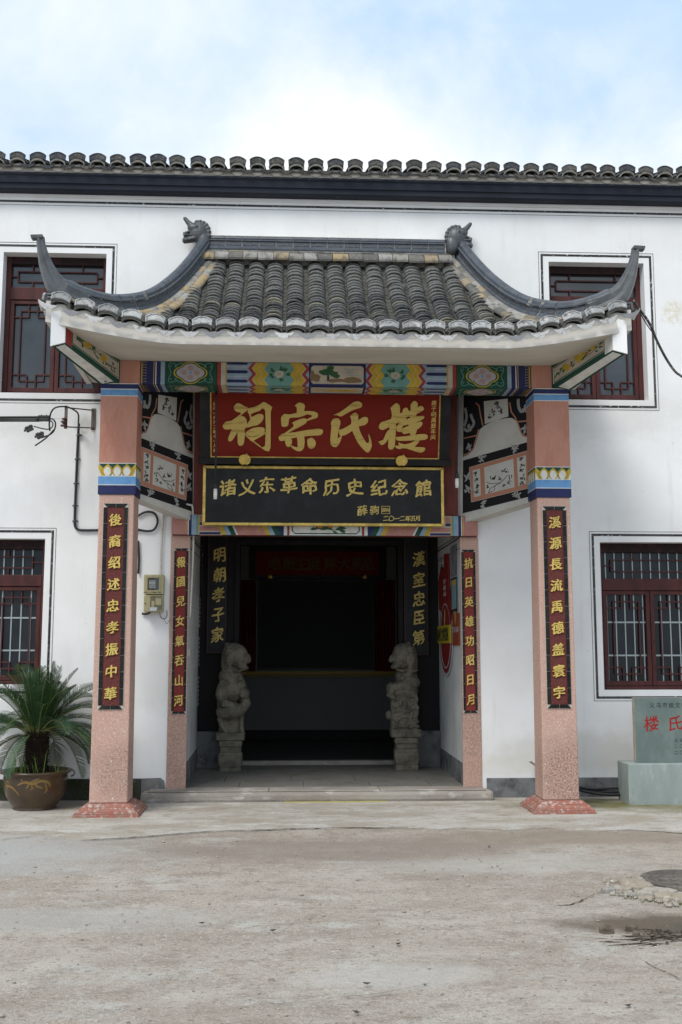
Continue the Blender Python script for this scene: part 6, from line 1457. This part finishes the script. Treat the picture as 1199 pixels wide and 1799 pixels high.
box('meter_dial', dialm, mt_, a.x+.008, b.x-.03, yM-.0055, yM-.0045, a.z+.012, b.z-.015); box('dial_line', paper, dl, a.x+.01, b.x-.035, yM-.0065, yM-.006, b.z-.05, b.z-.044)
pb('clear_cover', clear, mt_, 264, 285.5, 1047, 1073, yM+.001, yM+.0055, .001); pb('breaker', beige, mt_, 266, 272, 1056, 1067, yM-.006, yM+.0005, .002); pb('breaker', beige, mt_, 273.5, 284, 1051, 1063, yM-.006, yM+.0005, .002); pb('paper_label', paper, mt_, 263.5, 276, 1067, 1073, yM-.0075, yM-.0065)
MB().ell(P(255.5, 1060, yM+.002), (.006, .008, .008)).build('lock_knob', iron, mt_, smooth=True)
for x_ in (256, 272, 281): 
    q = P(x_, 1040.5, yM); box('printed_mark', blackink, mt_, q.x-.016, q.x+.016, yM-.0012, yM-.0002, q.z-.003, q.z+.003)
def cable(name, pts, r_, m_, label, cat='cable', group=None, n=8):
    P_ = [Vector(q) for q in smooth2([tuple(P(*p_)) for p_ in pts], 5)]
    return tag(MB().tube(P_, r_, n).build(name, m_, smooth=True), label, cat, group)
wl = WY-.02
cable('power_cable', [(250, 1078, wl), (258, 1078.5, wl-.01), (263, 1076, 10.78), (266, 1072, 10.79)], .012, rubber, 'short black cable entering the bottom of the meter box')
cable('power_cable', [(242, 930, wl), (258, 933, wl), (270, 931, wl), (276, 922, wl), (277, 912, wl), (272, 902, wl), (262, 899, wl), (252, 901, wl), (242, 907, wl)], .011, rubber, 'black cable loop on the wall between the left pillar and door post')
cable('power_cable', [(243, 950, wl), (244.5, 980, wl), (243.5, 1008, wl)], .012, rubber, 'short upright black cable behind the left pillar above the meter')
cable('power_cable', [(139, 745, 10.7), (138, 760, wl), (136, 800, wl), (134, 850, wl), (132, 900, wl), (132, 922, wl), (137, 930, wl), (150, 931.5, wl), (190, 931, wl), (245, 931, wl)], .013, rubber, 'black cable running down the wall from the iron bracket then right behind the pillar')
cl_ = MB()
for (x_, y_) in ((139, 764), (136, 806), (134, 849), (132, 888), (132, 915)):
    q = P(x_, y_, wl-.005); cl_.tube([q+Vector((0, 0, -.008)), q+Vector((0, 0, .008))], .018, 8); cl_.box(q.x-.03, q.x+.03, WY-.012, WY-.001, q.z-.005, q.z+.005)
tag(cl_.build('cable_clips', iron), 'row of small metal clips holding the black wall cable', 'clip', kind='stuff')
cable('conduit', [(282.5, 1062, wl), (283, 1000, wl), (285, 940, wl), (287, 905, wl), (292, 890, wl-.01), (303, 886, 10.75), (318, 885, 10.72), (333, 887, 10.73), (339, 895, 10.76), (340, 960, 10.86), (334, 1085, 10.86)], .0105, pvc, 'thin white conduit arching over the left door post beside the meter', 'conduit')
cable('meter_wire', [(281, 1075, 10.78), (283, 1084, wl), (290, 1087, wl), (294, 1080, wl), (293, 1072, wl)], .0035, rubber, 'thin looped wire hanging under the meter box', 'wire')
cable('loose_wire', [(288, 1087, wl), (293, 1096, wl), (297, 1091, wl), (301, 1089, wl)], .0018, rubber, 'hair thin loose wire end below the meter box', 'wire')
pbz = MB(); q = P(334, 1150, 11.1); pbz.box(-1.055, -1.03, 11.05, 11.16, P(334, 1152, 11.1).z, P(334, 1140, 11.1).z); tag(pbz.build('wall_switch', pvc, bevel=.004), 'small white switch box on the left passage wall', 'switch')
# bracket
ib = thing('cable_bracket', 'iron wall bracket with brown insulator carrying the overhead cables', 'bracket', tuple(P(165, 735, WY)))
yo = 10.42
A0, A1 = P(165, 721, WY-.004), P(165, 752, WY-.004)
MB().box(A0.x-.022, A0.x+.022, WY-.012, WY-.0005, A1.z-.02, A0.z+.02).build('wall_plate', iron, ib, bevel=.003)
B0, B1 = P(117, 716, yo), P(117, 750, yo)
MB().box(B0.x-.016, B0.x+.016, yo-.006, yo+.0, B1.z-.02, B0.z+.02).build('outer_plate', iron, ib, bevel=.003)
for a, b in ((A0, B0), (A1, B1)): MB().tube([a, b], .007, 6).build('arm', iron, ib)
q = P(113, 742, yo-.02); MB().lathe([(.012, -.045), (.034, -.042), (.036, -.03), (.018, -.02), (.018, -.008), (.034, 0), (.034, .008), (.018, .018), (.018, .026), (.03, .036), (.012, .045)], q, 16).build('insulator', ceramic, ib, smooth=True)
far = [(-120, 736), (-40, 736)]
for k, (y_, r_) in enumerate(((733, .011), (736.5, .011), (739, .012))):
    cable('overhead_cable', [(-160, y_+1, yo-.3), (-40, y_+.5, yo-.1), (20, y_, yo-.02), (70, y_-.3+k*.2, yo-.02)], r_, rubber, ('topmost', 'middle', 'lowest')[k]+' of three black cables reaching the wall bracket from the left', 'cable', 'overhead cables at the bracket')
def clamp(cx_, cy_, L_, H_, ang, label):
    t_ = thing('cable_clamp', label, 'cable clamp', tuple(P(cx_, cy_, yo-.03)), 'black cable clamps by the bracket')
    c = P(cx_, cy_, yo-.03); s_ = yo/FPX; R_ = Matrix.Rotation(-ang, 3, 'Y')
    def bx(n_, a, b, c_, d_, y0_, y1_, m_=rubber):
        m2 = MB().box(a*s_, b*s_, y0_, y1_, c_*s_, d_*s_); m2.v = [tuple((R_ @ Vector(v))+c) for v in m2.v]; return m2.build(n_, m_, t_, bevel=.003)
    bx('upper_jaw', -L_/2, L_/2, .5, H_/2, -.02, .02); bx('lower_jaw', -L_/2*.9, L_/2*.9, -H_/2, -.5, -.018, .022); bx('bolt', -L_*.25-.8, -L_*.25+.8, -H_/2-1.5, H_/2+2, -.006, .006, iron); bx('bolt', L_*.2-.8, L_*.2+.8, -H_/2-1, H_/2+2, -.006, .006, iron); bx('end_stub', -L_/2-3, -L_/2, -2, 2, -.008, .008)
clamp(78, 735, 20, 10, 0, 'level clamp joining the three overhead cables'); clamp(52, 753, 14, 9, .45, 'upper of the two dangling black cable clamps'); clamp(71, 765, 14, 10, .3, 'lower of the two dangling black cable clamps')
cable('jumper_cable', [(88, 757, yo-.03), (87, 745, yo-.03), (89, 728, yo-.03), (95, 718, yo-.03), (105, 714.5, yo-.02), (118, 715, yo), (130, 720, 10.55), (138, 728, 10.68), (138, 745, 10.8)], .0085, rubber, 'thick black cable arching over the bracket and down the wall')
cable('jumper_cable', [(86, 735, yo-.03), (94, 737, yo-.05), (98, 745, yo-.05), (95, 757, yo-.05), (87, 764, yo-.05), (79, 767, yo-.04)], .008, rubber, 'black cable curling from the level clamp to the lower clamp')
cable('jumper_cable', [(88, 738, yo-.06), (93, 743, yo-.06), (92, 750, yo-.06), (86, 754, yo-.05), (75, 753, yo-.05), (60, 749, yo-.04)], .006, rubber, 'black cable curling back to the upper dangling clamp')
cable('jumper_cable', [(95, 755, yo-.07), (88, 763, yo-.06), (78, 772, yo-.05), (62, 783, yo-.05)], .008, rubber, 'cut black cable end hanging lowest left of the bracket')
cable('tie_wire', [(85, 735, yo-.03), (100, 735.5, yo-.03), (113, 736, yo-.04)], .0025, steel, 'thin steel tie wire from the clamp to the insulator', 'wire')
cable('roof_cable', [(1113, 528, 8.97), (1122, 541, 9.0), (1135, 558, 9.05), (1146, 577, 9.1), (1152, 593, 9.15), (1160, 610, 9.25), (1172, 632, 9.4), (1186, 652, 9.6), (1199, 662, 9.8), (1240, 690, 10.4), (1290, 715, 10.8)], .012, tape, 'frayed taped black cable hanging from the right roof corner')
cable('roof_wire', [(1114, 530, 8.96), (1124, 548, 9.0), (1138, 572, 9.05), (1150, 588, 9.1), (1154, 593, 9.15)], .005, rubber, 'thinner wire slung beside the taped cable at the right roof corner', 'wire')
cable('ground_cable', [(1000, 1377, 10.62), (1018, 1384, 10.62), (1040, 1389, 10.6), (1070, 1391, 10.6), (1120, 1390, 10.6)], .017, rubber, 'upper thick black cable lying between the right pillar and the plinth')
cable('ground_cable', [(1000, 1381, 10.6), (1020, 1388, 10.58), (1050, 1394, 10.56), (1080, 1396, 10.55), (1120, 1394, 10.56)], .016, rubber, 'lower thick black cable lying between the right pillar and the plinth')
cable('ground_cable', [(1005, 1380, 10.58), (1040, 1386, 10.57), (1075, 1385, 10.6), (1120, 1384, 10.6)], .012, rubber, 'thin rear black cable between the right pillar and the plinth')
cable('pipe_stub', [(931, 1337, 10.7), (938, 1342, 10.8), (944, 1346, WY-.002)], .012, pvc, 'short white pipe end poking out of the wall by the right pillar', 'pipe')
# hanging lamp cords
for (x_, y0_, y1_, yb_, lb) in ((381, 690, 850, 877, 'white lamp bulb on a black cord before the left end of the black signboard'), (805, 692, 832, 857, 'white lamp bulb on a black cord beside the right end of the black signboard')):
    yy = 10.12; t_ = thing('hanging_lamp', lb, 'lamp', tuple(P(x_, y1_, yy)), 'bare lamps hanging under the beam')
    t0, t1, t2 = P(x_-1, y0_, yy), P(x_-2, y1_, yy), P(x_-2, yb_, yy)
    MB().tube([Vector((t0.x, yy, BZ0+.0)), t0+Vector((.0, 0, -.05)), t0.lerp(t1, .5)+Vector((.004, 0, 0)), t1], .009, 8).build('cord', rubber, t_, smooth=True)
    MB().lathe([(.008, .02), (.017, 0), (.02, -.04), (.018, -.05)], t1, 14).build('socket', rubber, t_, smooth=True)
    hh = (t1.z-.05)-t2.z; MB().lathe([(.018, 0), (.019, -hh*.6), (.018, -hh*.62), (.016, -hh)], (t1.x, yy, t1.z-.05), 14).build('bulb', bulbw, t_, smooth=True)

# ================================================================== NOTICES ON THE RIGHT PASSAGE WALL
PXW = 1.79
class SF(Frame):
    def __init__(s, x): s.o = Vector((x, 0, 0)); s.u = Vector((0, -1, 0)); s.v = Vector((0, 0, 1)); s.n = Vector((-1, 0, 0))
fs_ = SF(PXW-.004)
def sx_(pts): return [fs_.px(*p_) for p_ in pts]
c0 = fs_.px(784, 1085); cL, cR = fs_.px(775.5, 1085)[0], fs_.px(793.5, 1085)[0]; mid_ = (cL+cR)/2; hw_ = abs(cR-cL)/2
zt_, zb_ = fs_.px(784, 1008)[1], fs_.px(785, 1185)[1]
t_ = thing('red_emblem_sign', 'tall red shield sign with silver trim on the right passage wall', 'sign', (PXW-.01, -mid_, zb_))
zm = fs_.px(784, 1068)[1]; R_ = zm-zb_
def oval(k, n=28): return [(mid_+hw_*k*1.25*math.cos(2*math.pi*i/n), (zm-(zm-zb_)*.42)+(R_*.6*k)*math.sin(2*math.pi*i/n)) for i in range(n)]
paint('silver_rim', fs_, [oval(1.04)], silver, t_, .008, .0); paint('red_oval', fs_, [oval(.94)], signred, t_, .01, .0); 
paint('silver_ring', fs_, loopr(oval(.8)+[oval(.8)[0]], .014), silver, t_, .003, .0101); 
paint('red_banner', fs_, [[(mid_-hw_*1.2, zm+.0), (mid_-hw_*1.3, zm+.33), (mid_-hw_*.75, zm+.5), (mid_-hw_*.1, zm+.42), (mid_-hw_*.1, zm+.62), (mid_+hw_*.7, zm+.6), (mid_+hw_*.8, zm+.2), (mid_+hw_*1.3, zm-.1), (mid_+hw_*1.1, zm-.2)]], signred, t_, .012, .001)
lettering('white_words', fs_, [(c, mid_-.05+.1*(i % 2), zm+.3-.07*(i//2), .06) for i, c in enumerate('共产党员示范')], silver, t_, h=.003, base=.0132, bold=.01, brush=0)
paint('gold_mark', fs_, [leaf((mid_-.04, zm-.25), .24, .05, 1.4), leaf((mid_+.05, zm-.28), .2, .04, 2.2)], gold, t_, .003, .0135, .0005)
yl_ = thing('yellow_notice', 'bright yellow notice with black lettering across the red shield sign', 'notice', (PXW-.03, -mid_, fs_.px(784, 1115)[1]))
y0_, y1_ = fs_.px(773, 1115)[0], fs_.px(795.5, 1115)[0]; z0_, z1_ = fs_.px(785, 1130)[1], fs_.px(785, 1099)[1]; a0, a1 = min(y0_, y1_), max(y0_, y1_)
paint('board', fs_, [rect(a0, a1, z0_, z1_)], signyel, yl_, .012, .016)
lettering('black_words', fs_, [(c, a0+(a1-a0)*(i+.7)/9.4, (z0_+z1_)/2, .17) for i, c in enumerate('新时代文明实践站')], blackink, yl_, h=.002, base=.0285, bold=.012, brush=0, sx=.55*(a1-a0)/.9)
def sidepanel(name, label, cat, x0, x1, y0_, y1_, m_, th=.01):
    a, b = sorted((fs_.px(x0, y1_)[0], fs_.px(x1, y1_)[0])); z0_, z1_ = fs_.px((x0+x1)/2, y1_)[1], fs_.px((x0+x1)/2, y0_)[1]
    t2 = thing(name, label, cat, (PXW-.005, -(a+b)/2, z0_)); paint('board', fs_, [rect(a, b, z0_, z1_)], m_, t2, th, 0); return t2, a, b, z0_, z1_
t2, a, b, z0_, z1_ = sidepanel('orange_notice', 'orange red notice board with small round badge near the right door post', 'notice', 797, 808.5, 1078, 1134, signorange)
paint('badge', fs_, [disc(((a+b)/2, z1_-.02), .05, .1)], goldframe, t2, .004, .0105); 
for i, c in enumerate('义乌革命'): lettering('white_character', fs_, [(c, a+(b-a)*(i+.5)/4, (z0_+z1_)/2, .07)], silver, t2, h=.002, base=.0105, bold=.012, brush=0)
t2, a, b, z0_, z1_ = sidepanel('framed_notice', 'framed pale blue notice with fine print above the orange notice', 'notice', 795.5, 805, 1016, 1072, signteal)
paint('dark_frame', fs_, loopr([(a, z0_), (b, z0_), (b, z1_), (a, z1_), (a, z0_)], .02), blackwood, t2, .004, .0105); paint('gold_header', fs_, [rect(a+.01, b-.01, z1_-.07, z1_-.02)], gold, t2, .002, .0105)
t2, a, b, z0_, z1_ = sidepanel('faded_poster', 'faded greyish poster high on the right passage wall', 'poster', 792.5, 803, 958, 1012, mat('faded_poster_print', (.25, .25, .26), .7, [(12, (.16, .17, .2), .45, .6), (40, (.4, .38, .33), .6, .7)]), .003)

# ================================================================== MANHOLE, RUBBLE, HOLLOW
mc = Vector((2.57, 6.95, .0)); t_ = thing('manhole_cover', 'worn round iron manhole cover ringed by broken concrete', 'manhole cover', tuple(mc))
MB().lathe([(.285, 0), (.285, .022), (.275, .026), (.255, .026), (.252, .02)], mc, 48).build('rim', manh, t_, smooth=False)
MB().lathe([(.25, 0), (.25, .02), (.01, .021)], mc, 48).build('lid', manh, t_)
m_ = MB(); rr = random.Random(4)
for r_ in (.1, .17, .22):
    n = 40; m_.tube([mc+Vector((r_*math.cos(2*math.pi*i/n), r_*math.sin(2*math.pi*i/n), .021)) for i in range(n+1)], .004, 5, False)
m_.build('raised_rings', manh, t_, smooth=True)
m_ = MB()
for _ in range(26):
    x, y = rr.uniform(-.2, .2), rr.uniform(-.2, .2)
    if math.hypot(x, y) < .21: m_.box(mc.x+x-.02, mc.x+x+.02, mc.y+y-.004, mc.y+y+.004, .02, .0245)
m_.build('raised_bars', manh, t_)
wetm = mat('damp_brown_stone', (.14, .115, .085), .85, [(20, (.08, .065, .05), .45, .65)], bump=(40, .6, .01))
def rock(x, y, sx2, sy2, h_, seed, flat=.6):
    r2 = random.Random(seed); n = 9; ring_ = []; 
    for k in range(n): a = 2*math.pi*k/n; q = r2.uniform(.75, 1.1); ring_.append((math.cos(a)*q, math.sin(a)*q))
    vs = [(x+a*sx2, y+b*sy2, -.012) for a, b in ring_]+[(x+a*sx2*.97, y+b*sy2*.97, h_*r2.uniform(.5, .8)) for a, b in ring_]+[(x+a*sx2*flat, y+b*sy2*flat, h_*r2.uniform(.85, 1.1)) for a, b in ring_]+[(x, y, h_*.98)]
    fs = []
    for k in range(n):
        j = (k+1) % n; fs += [(k, j, j+n, k+n), (k+n, j+n, j+2*n, k+2*n), (k+2*n, j+2*n, 3*n)]
    fs.append(tuple(range(n-1, -1, -1))); return MB().add(vs, fs)
rocks = [(1075, 1566, .075, .045, .03, 'leftmost flat concrete lump where the crack meets the rubble'), (1095, 1566, .085, .05, .035, 'pale lump just right of the leftmost rubble piece'), (1112, 1552, .10, .07, .03, 'wide pale slab at the back of the rubble left of the manhole'), (1123, 1563, .12, .075, .045, 'largest tan concrete chunk left of the manhole rim'),
         (1100, 1556, .05, .04, .03, 'small grey lump behind the pale rubble slabs'), (1115, 1574, .07, .03, .02, 'thin low flake in front of the largest tan chunk'), (1152, 1574, .14, .08, .045, 'broad tan chunk with a white paint splash below the manhole rim'), (1175, 1580, .10, .075, .04, 'cracked brown concrete chunk under the manhole edge'),
         (1197, 1583, .10, .07, .04, 'rubble chunk at the right picture edge below the manhole'), (1135, 1580, .06, .03, .02, 'low mossy flake between the two tan chunks'), (1128, 1549, .05, .04, .025, 'small crumbled lump touching the left rim of the manhole'), (1106, 1545, .022, .018, .03, 'tiny rust brown stone behind the rubble')]
rr = random.Random(77); chips = MB()
for _ in range(160):
    u_ = rr.random(); q = G(1066+u_*133+rr.gauss(0, 4), 1560+u_*26+rr.gauss(0, 5)); s_ = rr.uniform(.006, .02)
    chips.ell((q.x, q.y, .004), (s_*1.3, s_, s_*.7), 6, 4, Matrix.Rotation(rr.uniform(0, 3), 3, 'Z'))
tag(chips.build('concrete_chips', rubm, fix=False), 'small concrete chips strewn among the rubble by the manhole', 'chips', kind='stuff')
for k, (px_, py_, a, b, h_, lb) in enumerate(rocks):
    q = G(px_, py_); tag(rock(q.x, q.y, a, b, h_, k).build('rubble_chunk', rubm, bevel=.003, at=Vector((q.x, q.y, 0))), lb, 'rubble', 'broken concrete round the manhole')
q = G(1066, 1637); tag(rock(q.x, q.y, .045, .035, .035, 60).build('loose_stone', wetm, bevel=.003, at=Vector((q.x, q.y, 0))), 'dark grey loose stone left of the damp hollow', 'stone')
for px_, py_, s_, lb in ((1118, 1641, .02, 'round brown pebble in the middle of the damp hollow'), (1110, 1632, .03, 'flat brown stone at the back of the damp hollow'), (1137, 1651, .018, 'small brown pebble at the front of the damp hollow'), (477, 1721, .012, 'lone pebble on the bare yard left of centre'), (910, 1622, .016, 'small whitish pebble near the left end of the yard crack')):
    q = G(px_, py_); tag(rock(q.x, q.y, s_*1.3, s_, s_*.8, int(px_)).build('pebble', wetm if px_ > 1100 else rubm, at=Vector((q.x, q.y, -.012 if px_ > 1100 else 0))), lb, 'pebble')
rr = random.Random(14); tw = MB()
for _ in range(55):
    px_ = rr.gauss(1140, 38); py_ = 1655+rr.gauss(0, 6)-(.12*(px_-1130) if px_ > 1130 else 0); q = G(px_, py_); a = rr.uniform(-.35, .35)+(.3 if px_ > 1140 else 0); l_ = rr.uniform(.03, .12); z = -.008+rr.uniform(0, .012)
    tw.tube([(q.x-l_*math.cos(a), q.y-l_*math.sin(a), z), (q.x, q.y+rr.uniform(-.01, .01), z+.006), (q.x+l_*math.cos(a), q.y+l_*math.sin(a), z)], rr.uniform(.0015, .0032), 5)
tag(tw.build('dry_twigs', twigm, fix=False), 'scattered dry twigs lying in the damp hollow', 'twigs', kind='stuff')
ms = MB()
for _ in range(190):
    t_ = rr.random(); px_ = 1085+t_*114; py_ = 1573+t_*18+rr.gauss(0, 1.5)
    if rr.random() < .15: px_, py_ = rr.gauss(1155, 6), rr.gauss(1646, 2)
    q = G(px_, py_); h_ = rr.uniform(.004, .014); zz = -.02 if py_ > 1630 else 0; ms.add([(q.x-.003, q.y, zz), (q.x+.003, q.y, zz), (q.x+rr.uniform(-.006, .006), q.y, zz+h_)], [(0, 1, 2)])
tag(ms.build('moss_tufts', mossm, fix=False), 'tiny green moss tufts along the rubble edge', 'moss', kind='stuff')
lv_ = MB()
for px_, py_ in ((627, 1783), (480, 1638), (700, 1662), (860, 1490), (1145, 1644), (1172, 1660), (640, 1404), (645, 1732), (355, 1625), (1104, 1771)):
    q = G(px_, py_); 
    for k in range(2): a = rr.uniform(0, 6.28); lv_.add([(q.x+math.cos(a+d)*r_, q.y+math.sin(a+d)*r_, .008+(.006 if r_ > .015 else 0)+k*.002) for d, r_ in ((0, .022), (1.4, .009), (3.1, .02), (4.6, .008))], [(0, 1, 2, 3)])
tag(lv_.build('fallen_leaves', twigm, fix=False), 'few small dry leaves fallen on the yard', 'leaves', kind='stuff')
